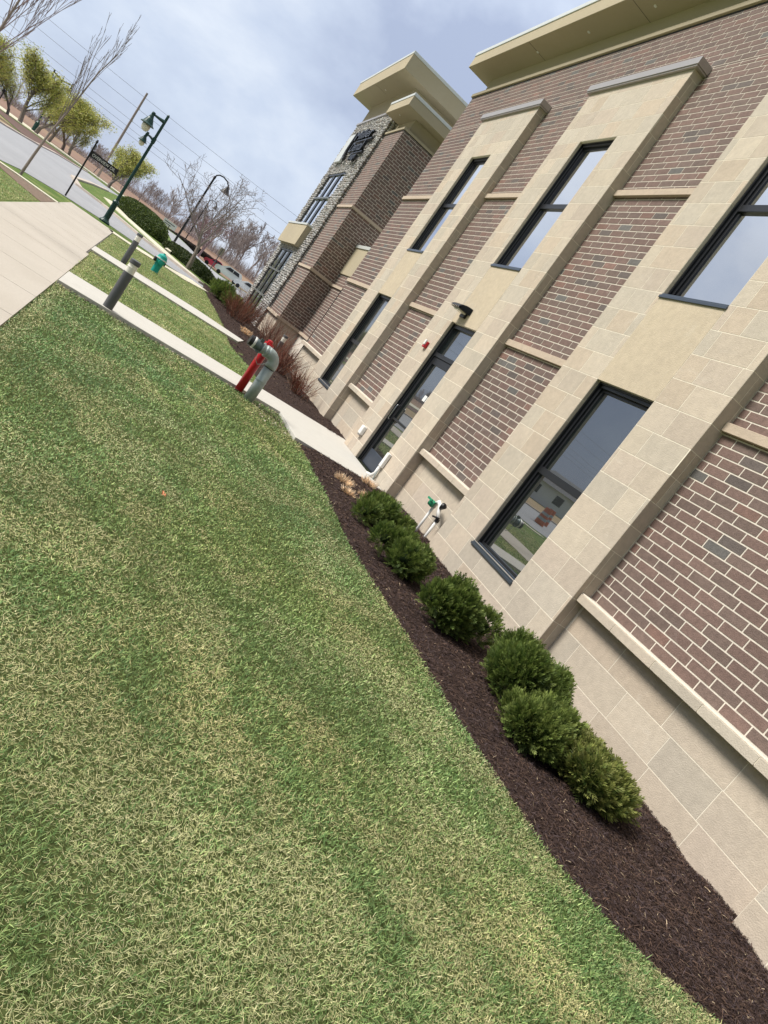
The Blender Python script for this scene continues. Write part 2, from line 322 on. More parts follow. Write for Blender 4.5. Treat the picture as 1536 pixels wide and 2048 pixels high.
# ------------------------------------------------------------------ lawn of real blades
def vnoise(x, y, s, seed):
    r = np.random.default_rng(seed); g = r.random((64, 64)); u = x / s; v = y / s
    i = np.floor(u).astype(int); j = np.floor(v).astype(int); a = u - i; c = v - j; a = a * a * (3 - 2 * a); c = c * c * (3 - 2 * c)
    G = lambda p, q: g[p % 64, q % 64]
    return (G(i, j) * (1 - a) + G(i + 1, j) * a) * (1 - c) + (G(i, j + 1) * (1 - a) + G(i + 1, j + 1) * a) * c
def inpoly(x, y, P):
    ins = np.zeros(len(x), bool); n = len(P)
    for i in range(n):
        x0, y0 = P[i]; x1, y1 = P[(i + 1) % n]
        cnd = ((y0 > y) != (y1 > y)); ins ^= cnd & (x < (x1 - x0) * (y - y0) / (y1 - y0 + 1e-12) + x0)
    return ins
EDGE = [(5.25, 1.05), (4.55, 1.35), (4.09, 1.72), (3.82, 1.91), (3.57, 2.22), (3.40, 2.61), (3.36, 3.07), (3.29, 3.66), (3.28, 4.61), (3.24, 5.5), (3.19, 6.5), (3.30, 7.84), (3.36, 9.13), (3.42, 10.45)]
LAWN1 = [(-.49, -.5), (5.25, -.5)] + EDGE + [(3.36, 12.0), (-.49, 11.0)]
LAWN2 = [(-.50, 12.28), (3.0, 13.15), (3.25, 14.4), (3.35, 15.3), (3.15, 16.4), (3.0, 17.4), (3.05, 19.1), (-.55, 17.75)]
LAWN3 = [(-.55, 19.0), (2.2, 20.45), (3.15, 20.6), (3.22, 22), (3.25, 25), (3.26, 28), (3.3, 31.8), (2.0, 29.2), (1.0, 28.7), (.3, 27.8), (-.55, 27.7)]
LAWN0 = [(-6, 8), (-2.2, 8), (-2.2, 21.2), (-2.75, 22.1), (-6, 23)]
def blades():
    Vs = []; Fs = []; Cs = []
    for P, dens in ((LAWN1, 1.0), (LAWN2, .9), (LAWN3, .8), (LAWN0, .5)):
        xs_, ys_ = zip(*P); x0, x1, y0, y1 = min(xs_), max(xs_), min(ys_), max(ys_)
        for ya in np.arange(y0, y1, .5):
            dd = max(1.75, math.hypot(1.2, ya + .25, 1.2)) if False else max(1.7, math.sqrt(ya * ya + 3))
            rho = min(36000, 80000 / dd ** 1.5) * dens
            n = int(rho * (x1 - x0) * .5)
            x = rng.uniform(x0, x1, n); y_ = rng.uniform(ya, ya + .5, n)
            k = inpoly(x, y_, P); x = x[k]; y_ = y_[k]; n = len(x)
            if n == 0: continue
            d = np.sqrt(x ** 2 + y_ ** 2 + 1.5)
            pat = .50 * vnoise(x + 9, y_ + 3, .34, 1) + .26 * vnoise(x, y_, .09, 2) + .34 * vnoise(x * 2.2 + y_ + 2, y_ * .5, .5, 3) + .18 * vnoise(x, y_, .045, 4)
            edge = np.exp(-((x + .46) / .12) ** 2) * .4 if P is not LAWN0 else 0
            thr = (pat / 1.28 + edge)
            straw = rng.random(n) < np.clip((thr - .45) * 2.8 + .15 + .20 * np.clip((1.9 - x) / 1.4, 0, 1) * np.clip((5.5 - y_) / 3, 0, 1), .06, .70)
            hp = vnoise(x, y_, 1.3, 9)
            Lb = rng.uniform(.010, .026, n) * np.where(rng.random(n) < .12, 1.5, 1) * (1 + .3 * (d > 8)); wb = np.clip(.00072 * d, .0015, .009) * rng.uniform(.7, 1.35, n) * np.where(straw, .82, 1.3)
            azm = rng.uniform(0, 2 * np.pi, n) + 2 * np.pi * vnoise(x, y_, .22, 5) * .3 + np.where(straw, rng.uniform(0, 3, n), 0)
            tilt = np.where(straw, rng.uniform(.75, 1.5, n), rng.uniform(.45, 1.4, n)); bend = rng.uniform(-.1, .3, n)
            dx, dy = np.cos(azm), np.sin(azm); px, py = -dy, dx
            h0 = rng.uniform(-.028, -.004, n)
            t1 = tilt; t2 = np.minimum(tilt + bend, 1.75)
            x1_ = x + dx * np.sin(t1) * Lb * .5; y1_ = y_ + dy * np.sin(t1) * Lb * .5; z1_ = h0 + np.cos(t1) * Lb * .5 + np.where(straw, .004, .001)
            x2 = x1_ + dx * np.sin(t2) * Lb * .5; y2 = y1_ + dy * np.sin(t2) * Lb * .5; z2 = z1_ + np.cos(t2) * Lb * .5
            a = wb / 2; z0 = h0 + np.where(straw, .006, 0)
            Vn = np.stack([np.stack([x - px * a, y_ - py * a, z0], 1), np.stack([x + px * a, y_ + py * a, z0], 1), np.stack([x1_ + px * a * .9, y1_ + py * a * .9, z1_], 1), np.stack([x1_ - px * a * .9, y1_ - py * a * .9, z1_], 1), np.stack([x2 + px * a * .25, y2 + py * a * .25, z2], 1), np.stack([x2 - px * a * .25, y2 - py * a * .25, z2], 1)], 1).reshape(-1, 3)
            base = sum(len(v) for v in Vs); q = base + np.arange(n)[:, None] * 6
            Fn = np.concatenate([q + np.array([0, 1, 2, 3]), q + np.array([3, 2, 4, 5])], 1).reshape(-1, 4)
            g1 = np.array([.055, .115, .022]); g2 = np.array([.40, .50, .20]); g3 = np.array([.10, .21, .085]); s1 = np.array([.40, .42, .20]); s2 = np.array([.35, .32, .18]); s3 = np.array([.60, .56, .36])
            u = rng.random(n)[:, None]; uu = np.clip(hp[:, None] + rng.normal(0, .2, (n, 1)), 0, 1)
            u = u ** 1.9; cg = (g1 * (1 - u) + g2 * u) * (1 - uu * .55) + g3 * uu * .55
            v_ = rng.random(n)[:, None]; cs = np.where(v_ < .5, s1 * (1 - v_) + s2 * v_, s1 * (1.2 - v_) + s3 * (v_ - .2))
            col = np.where(straw[:, None], cs, cg) * rng.uniform(.5, 1.3, (n, 1))
            pt = (.5 * vnoise(x + 5, y_ + 1, .7, 31) + .5 * vnoise(x * 1.5, y_ * .6, .35, 32))[:, None]
            col = col * np.array([1.42, 1.38, 1.33]) * (.78 + .55 * pt) * (1 + np.array([.14, 0, -.10]) * (vnoise(x, y_, .9, 33)[:, None] - .5) * 1.2)
            Vs.append(Vn); Fs.append(Fn); Cs.append(np.repeat(col, 2, axis=0))
    return np.concatenate(Vs), np.concatenate(Fs), np.concatenate(Cs)
m_soil = mat('thatch', (.065, .08, .028), 1., var=.4, vscale=45, spec=.05)
m_soil2 = mat('thin_turf', (.13, .165, .055), 1., var=.4, vscale=25, spec=.05, tint=(.20, .19, .09), tscale=2.)
for P_ in (LAWN1, LAWN2, LAWN3, LAWN0): tag(MB().poly(P_, -.05, -.026).build('lawn', m_soil if P_ is LAWN1 else m_soil2), 'dark thatch under the lawn blades', 'lawn', kind='structure')
V, F, Cc = blades()
tag(npmesh('lawn_grass', V, F, m_grass, Cc), 'short green lawn mottled with dry straw blades', 'grass', kind='stuff')

# ------------------------------------------------------------------ mulch bed
BED1 = EDGE + [(5.30, 10.5), (5.30, -.2), (6.2, -.2)]
def mulch_surface(name, P, label, zb=.0):
    xs_, ys_ = zip(*P); st = .06; gx = np.arange(min(xs_) - .1, max(xs_) + .1, st); gy = np.arange(min(ys_) - .1, max(ys_) + .1, st)
    X, Y = np.meshgrid(gx, gy); 
    Zz = mz(X, Y) + zb
    V = np.stack([X.ravel(), Y.ravel(), Zz.ravel()], 1); nx = len(gx)
    I = (np.arange(len(gy) - 1)[:, None] * nx + np.arange(nx - 1)[None]).ravel()
    cx = X.ravel()[I] + st / 2; cy = Y.ravel()[I] + st / 2; I = I[inpoly(cx, cy, P)]
    F = np.stack([I, I + 1, I + nx + 1, I + nx], 1)
    return tag(npmesh(name, V, F, m_mulchb, smooth=True), label, 'mulch bed', kind='stuff')
def mz(X, Y):
    X = np.asarray(X, float); Y = np.asarray(Y, float)
    ex = np.interp(Y, [p[1] for p in EDGE] + [40], [p[0] for p in EDGE] + [3.2]); t = np.clip((X - ex) / .35, 0, 1)
    wall = np.clip((X - 4.7) / .6, 0, 1)
    return -.035 + .05 * t + .025 * (vnoise(X, Y, .3, 21) - .3) * t + .02 * vnoise(X, Y, .11, 22) + .055 * wall * (vnoise(X, Y, .5, 23) - .2)
B1 = [(6.3, -.2), (5.9, .7)] + EDGE + [(5.36, 10.5), (5.36, 8), (5.36, 2.5), (6.3, 2.4)]
mulch_surface('mulch_bed', B1, 'dark brown shredded mulch bed along the near wall')
B2 = [(3.05, 13.2), (5.36, 13.7), (5.36, 21), (7, 21), (7, 28), (5.7, 28), (5.7, 36), (3.6, 36), (3.35, 33), (3.26, 28), (3.25, 25), (3.2, 21.5), (3.3, 20.65), (3.8, 20.65), (3.4, 19.2), (3.0, 19.1), (3.0, 17.4), (3.2, 16.2), (3.35, 15.2), (3.25, 14.2)]
mulch_surface('mulch_bed', B2, 'dark brown mulch bed beyond the path, under the red twig shrubs')
def shreds(P, n, name, label, dmin=1.5):
    xs_, ys_ = zip(*P); y = np.exp(rng.uniform(np.log(max(min(ys_), .9)), np.log(max(ys_)), n)) if min(ys_) < 5 else rng.uniform(min(ys_), max(ys_), n)
    x = rng.uniform(min(xs_), max(xs_), n); k = inpoly(x, y, P); x = x[k]; y = y[k]; n = len(x)
    d = np.sqrt(x ** 2 + y ** 2 + 2.)
    L_ = rng.gamma(3, .0075, n) + .010; W_ = np.clip(.0006 * d, .0016, .01) * rng.uniform(.6, 1.5, n); azm = rng.uniform(0, np.pi * 2, n); el_ = rng.normal(0, .25, n)
    D = np.stack([np.cos(azm) * np.cos(el_), np.sin(azm) * np.cos(el_), np.sin(el_)], 1); Pp = np.stack([-np.sin(azm), np.cos(azm), rng.normal(0, .4, n)], 1)
    c = np.stack([x, y, mz(x, y) + rng.uniform(.002, .016, n)], 1); a = D * L_[:, None] / 2; b_ = Pp * W_[:, None] / 2
    mid = np.array([0, 0, 1.]) * (L_ * .06)[:, None]
    Vn = np.stack([c - a - b_, c - a + b_, c + b_ + mid, c - b_ + mid, c + a + b_ * .5, c + a - b_ * .5], 1).reshape(-1, 3); q = np.arange(n)[:, None] * 6
    Fn = np.concatenate([q + np.array([0, 1, 2, 3]), q + np.array([3, 2, 4, 5])], 1).reshape(-1, 4)
    u = rng.random(n)[:, None]; pal = np.array([[.035, .023, .02], [.065, .043, .037], [.11, .07, .052], [.075, .056, .058]]); ci = rng.integers(0, 4, n); col = pal[ci] * rng.uniform(.7, 1.3, (n, 1))
    lt = rng.random(n) < .014; col[lt] = np.array([.36, .28, .19]) * rng.uniform(.6, 1.6, (lt.sum(), 1))
    return tag(npmesh(name, Vn, Fn, m_mulch, np.repeat(col, 2, axis=0)), label, 'mulch', kind='stuff')
shreds(B1, 190000, 'mulch_shreds', 'loose bark shreds and pale wood chips on the near bed')
shreds(B2, 26000, 'mulch_shreds', 'loose bark shreds on the bed beyond the path')

BAND = [(x - .10, y) for x, y in EDGE] + [(x + .06, y) for x, y in EDGE[::-1]]
shreds(BAND, 2600, 'mulch_shreds', 'stray bark shreds spilled over the lawn edge')
# ------------------------------------------------------------------ masonry
STONE = [(.51, .44, .355), (.49, .435, .355), (.52, .445, .355), (.50, .445, .365), (.51, .45, .365), (.535, .465, .37), (.515, .43, .335), (.50, .425, .345)]
def brick_col(r):
    t = r.random()
    if t < .03: c = (.148, .14, .132)
    elif t < .08: c = (.135, .11, .10)
    elif t < .13: c = (.225, .135, .11)
    elif t < .60: c = (.195, .128, .108)
    else: c = (.178, .126, .107)
    k = r.uniform(.80, 1.02); return tuple(q * k for q in c)
def stone_col(r):
    c = r.choice(STONE); k = r.uniform(.92, 1.04); return tuple(q * k for q in c)
def masonry(b, face, rects, z0, ch, lens, joint, proud, colf, seed, off=None, mi=0):
    """face: ('x', X) plane facing -X with u = y ; ('y', Y) plane facing -Y with u = x. rects: (u0,u1,z0,z1)"""
    r = random.Random(seed); ax, P = face
    for (u0, u1, za, zb) in rects:
        k = math.floor((za - z0) / ch + 1e-6)
        while z0 + k * ch < zb - 1e-4:
            zz0 = z0 + k * ch; lo = max(zz0, za) + joint / 2; hi = min(zz0 + ch, zb) - joint / 2; k += 1
            if hi - lo < .012: continue
            rr = random.Random(seed * 7919 + k)
            if off is not None: u = -20 + (off if k % 2 else 0) * lens[0]
            else: u = -6 - rr.uniform(0, .5)
            while u < u1:
                ln = lens[0] if len(lens) == 1 else rr.choice(lens); a, c = max(u, u0) + joint / 2, min(u + ln, u1) - joint / 2; col = colf(r) ; u += ln
                if c - a < .018: continue
                if ax == 'x': b.box(P - proud, P + .004, a, c, lo, hi, col, mi, skip='r')
                else: b.box(a, c, P - proud, P + .004, lo, hi, col, mi, skip='b')

BW, BH = .2945, .1028
ZT = 8.97
bld = empty('office_building', 'two storey brown brick and beige stone office building with flat overhanging roof', 'building', (5.3, 10, 0))
def add(b, name, mats, parent=bld, **k):
    o = b.build(name, mats, **k); o.parent = parent
    pw = Vector((0, 0, 0)); q = parent
    while q is not None: pw += q.location; q = q.parent
    o.location = -pw; return o
def sub(parent, b, name, mats, **k): return add(b, name, mats, parent, **k)
def part_empty(name, parent=bld):
    o = bpy.data.objects.new(name, None); C.objects.link(o); o.parent = parent; o.empty_display_size = .1; o.location = (0, 0, 0)
    pw = Vector((0, 0, 0)); q = parent
    while q is not None: pw += q.location; q = q.parent
    o.location = -pw; return o

# main brick wall
b = MB(); b.box(5.306, 5.9, -4, 20.885, -.3, ZT, mi=1); b.box(5.9, 16, -4, 20.6, -.3, 9.4, mi=1)
segs = [(2.48, 5.53), (8.39, 10.41), (13.25, 15.2), (18.06, 20.885)]
rc = []
for u0, u1 in segs: rc.append((u0, u1, 1.0, 7.95))
rc.append((-4, 20.885, 7.95, ZT)); rc.append((-4, -.4, 1.0, 7.95))
masonry(b, ('x', 5.306), rc, 1.0, BH, [BW], .0165, .004, brick_col, 3, off=.34)
main_wall = add(b, 'brick_wall', [m_brick, m_mortar])
# stone base courses
b = MB(); b.box(5.30, 5.305, -4, 20.88, -.3, .9, mi=1)
masonry(b, ('x', 5.30), [(u0, u1, -.1, .9) for u0, u1 in segs], .285, .308, [.75, .9, .61, .8], .009, .002, stone_col, 5)
add(b, 'stone_base', [m_stone, m_smjoint])
# ledges and bands
for i, (u0, u1) in enumerate(segs):
    b = MB(); u = u0 + .002
    while u < u1 - .01:
        ue = min(u + .61, u1 - .002); b.box(5.165, 5.30, u, ue - .006, .90, .985, stone_col(random.Random(i + int(u * 50)))); u = ue
    b.box(5.17, 5.29, u0 + .003, u1 - .003, .905, .98, (.7, .64, .52)); b.box(5.18, 5.295, u0 + .003, u1 - .003, .985, 1.0, (.72, .66, .56))
    add(b, 'stone_ledge', m_stone, bevel=.004)
for z in (3.07, 5.76):
    for u0, u1 in segs: add(MB().box(5.245, 5.30, u0 + .002, u1 - .002, z, z + .10, (.49, .40, .31)), 'stone_band', m_stone, bevel=.004)

PIERS = [(5.53, 8.39, (6.43, 7.55)), (10.41, 13.25, (11.25, 12.365)), (15.2, 18.06, (16.07, 17.15)), (-.4, 2.48, (.5, 1.6))]
XP, XF, XG = 5.11, 5.215, 5.245
for pi, (y0, y1, (w0, w1)) in enumerate(PIERS):
    door = pi == 1; zl = 0.0 if door else .56; zu = 3.055; zs = 4.26; zh = 6.753; zj = 0 if door else .593; ztop = 7.80
    pe = part_empty('stone_pier')
    b = MB(); e_ = .002
    # core pieces around the openings
    b.box(XP + e_, 5.30, y0 + e_, w0, -.3, ztop, mi=1); b.box(XP + e_, 5.30, w1, y1 - e_, -.3, ztop, mi=1)
    b.box(XP + e_, 5.30, w0, w1, zu, zs, mi=1, skip='fb'); b.box(XP + e_, 5.30, w0, w1, zh, ztop, mi=1, skip='fb')
    if not door: b.box(XP + e_, 5.30, w0, w1, -.3, zl, mi=1, skip='fb')
    rects = [(y0, w0, -.1, ztop), (w1, y1, -.1, ztop), (w0, w1, zh, ztop)] + ([] if door else [(w0, w1, -.1, zl)])
    # whole-width rows above the window and below it are one run of stones
    rects = [(y0, w0, zj, zh), (w1, y1, zj, zh), (y0, y1, zh, ztop)] + ([(y0, y1, -.1, 0)] if door else [(y0, y1, -.1, zj)])
    masonry(b, ('x', XP + e_), rects, .285 - .308 * 3, .308, [.31, .46, .58, .62, .4], .010, e_, stone_col, 11 + pi)
    # end returns (facing the camera side) in the same courses
    masonry(b, ('y', y0 + e_), [(XP, 5.30, -.1, ztop)], .285 - .308 * 3, .308, [.11, .3, .3, .3], .009, e_, stone_col, 31 + pi)
    masonry(b, ('y', w1), [(XP + e_, XF + .06, zl, zu), (XP + e_, XF + .06, zs, zh)], .285 - .308 * 3, .308, [.5], .009, .004, stone_col, 51 + pi)
    sub(pe, b, 'stone_facing', [m_stone, m_smjoint])
    # smooth spandrel slab
    sub(pe, MB().box(XP - .001, XP + .02, w0 + .003, w1 - .003, zu + .001, zs - .01, (.52, .44, .325)), 'spandrel_slab', m_stone)
    # metal cap
    b = MB().box(5.045, 5.30, y0 - .09, y1 + .1, 7.825, 7.945).box(5.06, 5.30, y0 - .075, y1 + .085, ztop, 7.825)
    sub(pe, b, 'metal_cap', m_capmetal, bevel=.004)

    def window(za, zb, trans, upper, w0=w0, w1=w1):
        we = part_empty('window'); f = .062; b = MB()
        b.box(XF - .015, XG + .02, w0, w0 + f, za, zb); b.box(XF - .015, XG + .02, w1 - f, w1, za, zb)
        b.box(XF - .03, XG + .02, w0 + f, w1 - f, zb - f, zb); b.box(XF - .015, XG + .02, w0 + f, w1 - f, za, za + f)
        b.box(XF - .012, XG + .02, w0 + f, w1 - f, trans - .045, trans + .045)
        b.box(XF + .012, XG + .02, w1 - f - .04, w1 - f, za + f, zb - f); b.box(XF + .012, XG + .02, w0 + f, w1 - f - .04, zb - f - .035, zb - f)
        b.box(XF - .05, XF - .015, w0, w0 + .02, za, zb); b.box(XF - .05, XF - .015, w1 - .02, w1, za, zb); b.box(XF - .05, XF - .03, w0 + .02, w1 - .02, zb - .022, zb)
        sub(we, b, 'frame', m_frame, bevel=.003)
        b = MB(); b.quad([(XG, w1 - f, za + f), (XG, w0 + f, za + f), (XG, w0 + f, trans - .045), (XG, w1 - f, trans - .045)]); b.quad([(XG + .001, w1 - f, trans + .045), (XG + .001, w0 + f, trans + .045), (XG + .001, w0 + f, zb - f), (XG + .001, w1 - f, zb - f)])
        sub(we, b, 'pane', m_glass if upper else m_glassl)
        b = MB().box(XP - .022, XF - .015, w0 - .01, w1 + .01, za - .045, za - .012).box(XP - .01, XF - .015, w0 + .003, w1 - .003, za - .012, za + .012).box(XF - .05, XF - .015, w0 + .02, w1 - .02, za + .012, za + .03)
        sub(we, b, 'sill', m_sill, bevel=.003)
    window(zs + .01, zh, 5.53, True)
    if not door: window(zl + .01, zu, 1.78, False)

# ---------------- side door in the second pier
w0, w1 = 11.25, 12.365
de = part_empty('door'); b = MB(); f = .05
b.box(XF - .02, XG + .03, w0, w0 + f, .04, 3.055); b.box(XF - .02, XG + .03, w1 - f, w1, .04, 3.055); b.box(XF - .03, XG + .03, w0 + f, w1 - f, 2.98, 3.055); b.box(XF - .02, XG + .03, w0 + f, w1 - f, 2.38, 2.46)
b.box(XF - .05, XF - .02, w0, w0 + .02, .04, 3.055); b.box(XF - .05, XF - .02, w1 - .02, w1, .04, 3.055); b.box(XF - .02, XG, w0 + f, w1 - f, .04, .055)
sub(de, b, 'frame', m_frame, bevel=.003)
b = MB(); a0, a1 = w0 + f + .004, w1 - f - .004
b.box(XF, XG + .01, a0, a0 + .10, .06, 2.375); b.box(XF, XG + .01, a1 - .10, a1, .06, 2.375); b.box(XF, XG + .01, a0 + .1, a1 - .1, 2.24, 2.375)
sub(de, b, 'door_leaf', m_frame, bevel=.003)
sub(de, MB().box(XF + .001, XG + .01, a0 + .1, a1 - .1, .06, .36), 'kick_plate', mat('kick_grey', (.035, .045, .065), .4), bevel=.003)
b = MB(); b.quad([(XG, a1 - .1, .36), (XG, a0 + .1, .36), (XG, a0 + .1, 2.24), (XG, a1 - .1, 2.24)]); sub(de, b, 'door_glass', m_glassl)
b = MB(); b.quad([(XG, w1 - f, 2.46), (XG, w0 + f, 2.46), (XG, w0 + f, 2.98), (XG, w1 - f, 2.98)]); sub(de, b, 'transom_glass', m_glassl)
b = MB().tube([(XF, a1 - .06, .98), (XF - .06, a1 - .06, .98), (XF - .065, a1 - .06, 1.0), (XF - .065, a1 - .06, 1.26), (XF - .06, a1 - .06, 1.28), (XF, a1 - .06, 1.28)], .011, 10)
sub(de, b, 'handle', mat('steel', (.35, .35, .36), .25, metal=.9), smooth=True)
b = MB().box(XF - .012, XG - .02, a0 + .12, a1 - .12, 1.02, 1.06); sub(de, b, 'push_bar', m_frame, bevel=.005)
for k, (ya, yb) in enumerate(((11.58, 11.70), (11.42, 11.55))):
    sub(de, MB().box(XG - .004, XG - .001, ya, yb, 1.60, 1.71), 'sticker', m_white)

# ---------------- roof of the main block
b = MB()
b.box(5.255, 5.9, -4, 20.93, ZT + .03, ZT + .12); b.box(5.295, 5.9, -4, 20.9, ZT, ZT + .03, (1, 1, 1), 1)
b.box(5.38, 16, -4, 20.55, ZT + .12, 9.57); add(b, 'parapet_neck', [m_stucco, m_blackm], bevel=.006)
def roof(x0, x1, y0, y1, z0, z1, seams=()):
    re_ = part_empty('roof')
    b = MB(); b.box(x0, x1, y0, y1, z0, z1 - .11)
    sub(re_, b, 'fascia', m_stucco, bevel=.008)
    sub(re_, MB().box(x0 - .02, x1, y0 - .02, y1 + .02, z1 - .11, z1), 'coping', m_coping, bevel=.01)
    if seams:
        b = MB()
        for s_ in seams: sub(re_, MB().box(x0 + .02, x0 + .6, s_, s_ + .012, z0 - .003, z0 + .01), 'soffit_joint', m_rmort)
    return re_
re_ = roof(4.80, 16, -4, 21.15, 9.57, 10.0, (17.6, 13.6, 9.6, 5.6))
def downlight(re_, pts):
    for p in pts: sub(re_, MB().lathe([(.03, 0), (.035, .012)], (p[0], p[1], p[2] - .012), n=12), 'downlight', m_white)
downlight(re_, [(5.12, 15.4, 9.57), (5.12, 13.2, 9.57), (5.12, 17.6, 9.57)])

# ---------------- low connecting wall behind the corner
b = MB(); b.box(6.656, 7.2, 20.89, 27.75, -.3, 3.62, mi=1)
masonry(b, ('x', 6.656), [(20.89, 27.75, 1.0, 3.62)], 1.0, BH, [BW], .0165, .004, brick_col, 77, off=.34)
add(b, 'linking_wall', [m_brick, m_mortar])
b = MB(); b.box(6.60, 8, 20.89, 27.74, 3.62, 4.72); add(b, 'canopy_panel', m_stucco, bevel=.006)
add(MB().box(6.56, 8, 20.89, 27.74, 4.72, 4.84), 'canopy_coping', m_coping)
add(MB().box(6.6, 6.655, 20.89, 27.75, 3.05, 3.15, (.49, .40, .31)).box(6.55, 6.655, 20.89, 27.75, .9, 1.0, (.50, .40, .31)), 'stone_band', m_stone)
b = MB(); b.box(6.66, 6.9, 20.89, 27.75, -.3, .9, mi=1); masonry(b, ('x', 6.66), [(20.89, 27.75, -.1, .9)], .285, .308, [.45, .6, .75], .009, .002, stone_col, 78); add(b, 'stone_base', [m_stone, m_smjoint])
add(MB().box(5.29, 5.303, 20.86, 20.887, 1.0, 2.85).box(5.28, 5.299, 20.86, 20.882, .35, .9), 'expansion_joint', m_blackm)

# ---------------- entrance tower
TX, TY = 5.65, 27.75
b = MB(); b.box(TX + .006, 16, TY + .006, 30.4, -.3, ZT, mi=1); b.box(6.2, 16, 30.4, 36.6, -.3, ZT, mi=1)
masonry(b, ('y', TY + .006), [(TX, 9.5, 1.0, 3.05), (TX, 9.5, 3.15, 5.74), (TX, 9.5, 5.84, ZT)], 1.0, BH, [BW], .0165, .004, brick_col, 81, off=.34)
masonry(b, ('x', TX + .006), [(TY, 30.2, 1.0, ZT)], 1.0, BH, [BW], .0165, .004, brick_col, 82, off=.34)
add(b, 'tower_wall', [m_brick, m_mortar])
for z, o_ in ((3.05, .05), (5.74, .05), (.9, .11)):
    b = MB(); b.box(TX - o_, TX, TY - o_, 30.2, z, z + .10, (.49, .40, .31)); b.box(TX, 9.5, TY - o_, TY, z, z + .10, (.49, .40, .31)); add(b, 'tower_band', m_stone)
b = MB(); b.box(TX + .005, 9.5, TY + .005, 30.2, -.3, .9, mi=1)
masonry(b, ('y', TY + .005), [(TX, 9.5, -.1, .9)], .285, .308, [.45, .6, .75], .009, .002, stone_col, 83); masonry(b, ('x', TX + .005), [(TY, 30.2, -.1, .9)], .285, .308, [.45, .6, .75], .009, .002, stone_col, 84)
add(b, 'tower_base', [m_stone, m_smjoint])
b = MB()
b.box(5.60, 12, TY - .05, 30.2, ZT + .03, ZT + .12); b.box(5.64, 12, TY - .01, 30.2, ZT, ZT + .03, (1, 1, 1), 1); b.box(5.84, 12, 27.95, 30.2, ZT + .12, 9.57)
add(b, 'tower_neck', [m_stucco, m_blackm], bevel=.006)
re_ = roof(5.17, 12, 27.2, 30.02, 9.57, 10.02); downlight(re_, [(5.45, 28.9, 9.57)])
# river stone front with two storeys of glazing
SX, SY0, SY1, SZT = 5.55, 30.2, 36.3, 9.95
WY0, WY1 = 32.0, 35.4
b = MB()
b.box(SX, 12, SY0, WY0, -.3, SZT); b.box(SX, 12, WY1, SY1, -.3, SZT); b.box(SX, 12, WY0, WY1, 7.35, SZT, skip='fb'); b.box(SX, 12, WY0, WY1, 3.5, 4.7, skip='fb')
o = b.build('bedding', m_rmort); 
# cobbles
def cobbles():
    ico = bpy.data.meshes.new('t'); import bmesh
    bm = bmesh.new(); bmesh.ops.create_icosphere(bm, subdivisions=1, radius=1); bm.verts.ensure_lookup_table()
    v = np.array([tuple(q.co) for q in bm.verts]); f = np.array([[q.index for q in t.verts] for t in bm.faces]); bm.free()
    Vs = []; Fs = []; Cs = []; nb = 0
    pal = np.array([[.36, .355, .34], [.28, .275, .27], [.43, .42, .40], [.21, .205, .205], [.31, .27, .24], [.38, .37, .36], [.50, .49, .47], [.32, .305, .27]])
    def put(cx, cy, cz, sx_, sy_, sz_):
        nonlocal nb
        q = v * (1 + rng.normal(0, .10, (len(v), 1))); a = rng.uniform(-.5, .5); q = q * np.array([sx_, sy_, sz_])
        q = q + np.array([cx, cy, cz]); Vs.append(q); Fs.append(f + nb); nb += len(v)
        Cs.append(np.repeat((pal[rng.integers(0, len(pal))] * rng.uniform(.8, 1.2))[None], len(f), axis=0))
    z = -.05
    while z < SZT:
        h = rng.uniform(.07, .13); y = SY0 - .04
        while y < SY1:
            wd = rng.uniform(.08, .19)
            yc = y + wd / 2; zc = z + h / 2 + rng.normal(0, .015)
            if not (WY0 - .02 < yc < WY1 + .02 and (zc < 3.5 or 4.7 < zc < 7.35)):
                put(SX - .01, yc, zc, rng.uniform(.04, .07), wd * .53, h * .54)
            y += wd
        x = SX + .04
        while x < 6.5:
            wd = rng.uniform(.10, .22); put(x + wd / 2, SY0 + .0, z + h / 2, wd * .53, rng.uniform(.05, .08), h * .54) if (z > ZT - .2 or x < 5.66) else None; x += wd
        z += h * .93
    return np.concatenate(Vs), np.concatenate(Fs), np.concatenate(Cs)
V, F, Cc = cobbles(); st = npmesh('river_stone_face', V, F, m_river, Cc, smooth=True); st.parent = bld; st.location = -bld.location
o.parent = st
add(MB().box(SX - .08, 12, SY0 - .05, SY1 + .1, SZT, SZT + .10), 'stone_cap', m_capmetal)
add(MB().box(5.65, 12, 30.35, 36.7, SZT + .10, 11.09), 'tower_neck', m_stucco, bevel=.006)
re_ = roof(4.76, 12, 29.58, 37.4, 11.09, 11.80, (33.6,)); downlight(re_, [(5.2, 33.2, 11.09)])
for (za, zb, tr) in ((4.7, 7.35, 6.09), (-.1, 3.5, None)):
    we = part_empty('tower_window'); b = MB(); gx = SX + .035; n3 = (WY1 - WY0) / 3
    b.box(SX + .015, gx + .03, WY0, WY0 + .10, za, zb); b.box(SX + .015, gx + .03, WY1 - .10, WY1, za, zb)
    for k in (1, 2): b.box(SX + .005, gx + .03, WY0 + n3 * k - .2, WY0 + n3 * k + .2, za, zb - .1)
    b.box(SX - .02, gx + .03, WY0 + .1, WY1 - .1, zb - .1, zb)
    sub(we, b, 'frame', m_frame)
    b = MB()
    for t in ([tr] if tr else [2.42, 1.21]): b.box(SX - .06, gx, WY0 + .1, WY1 - .1, t - .04, t + .04)
    sub(we, b, 'transom_bar', mat('grey_aluminium', (.16, .17, .17), .4, metal=.4))
    b = MB(); b.quad([(gx, WY1, za), (gx, WY0, za), (gx, WY0, zb), (gx, WY1, zb)]); sub(we, b, 'pane', m_glass if tr else m_glassl)
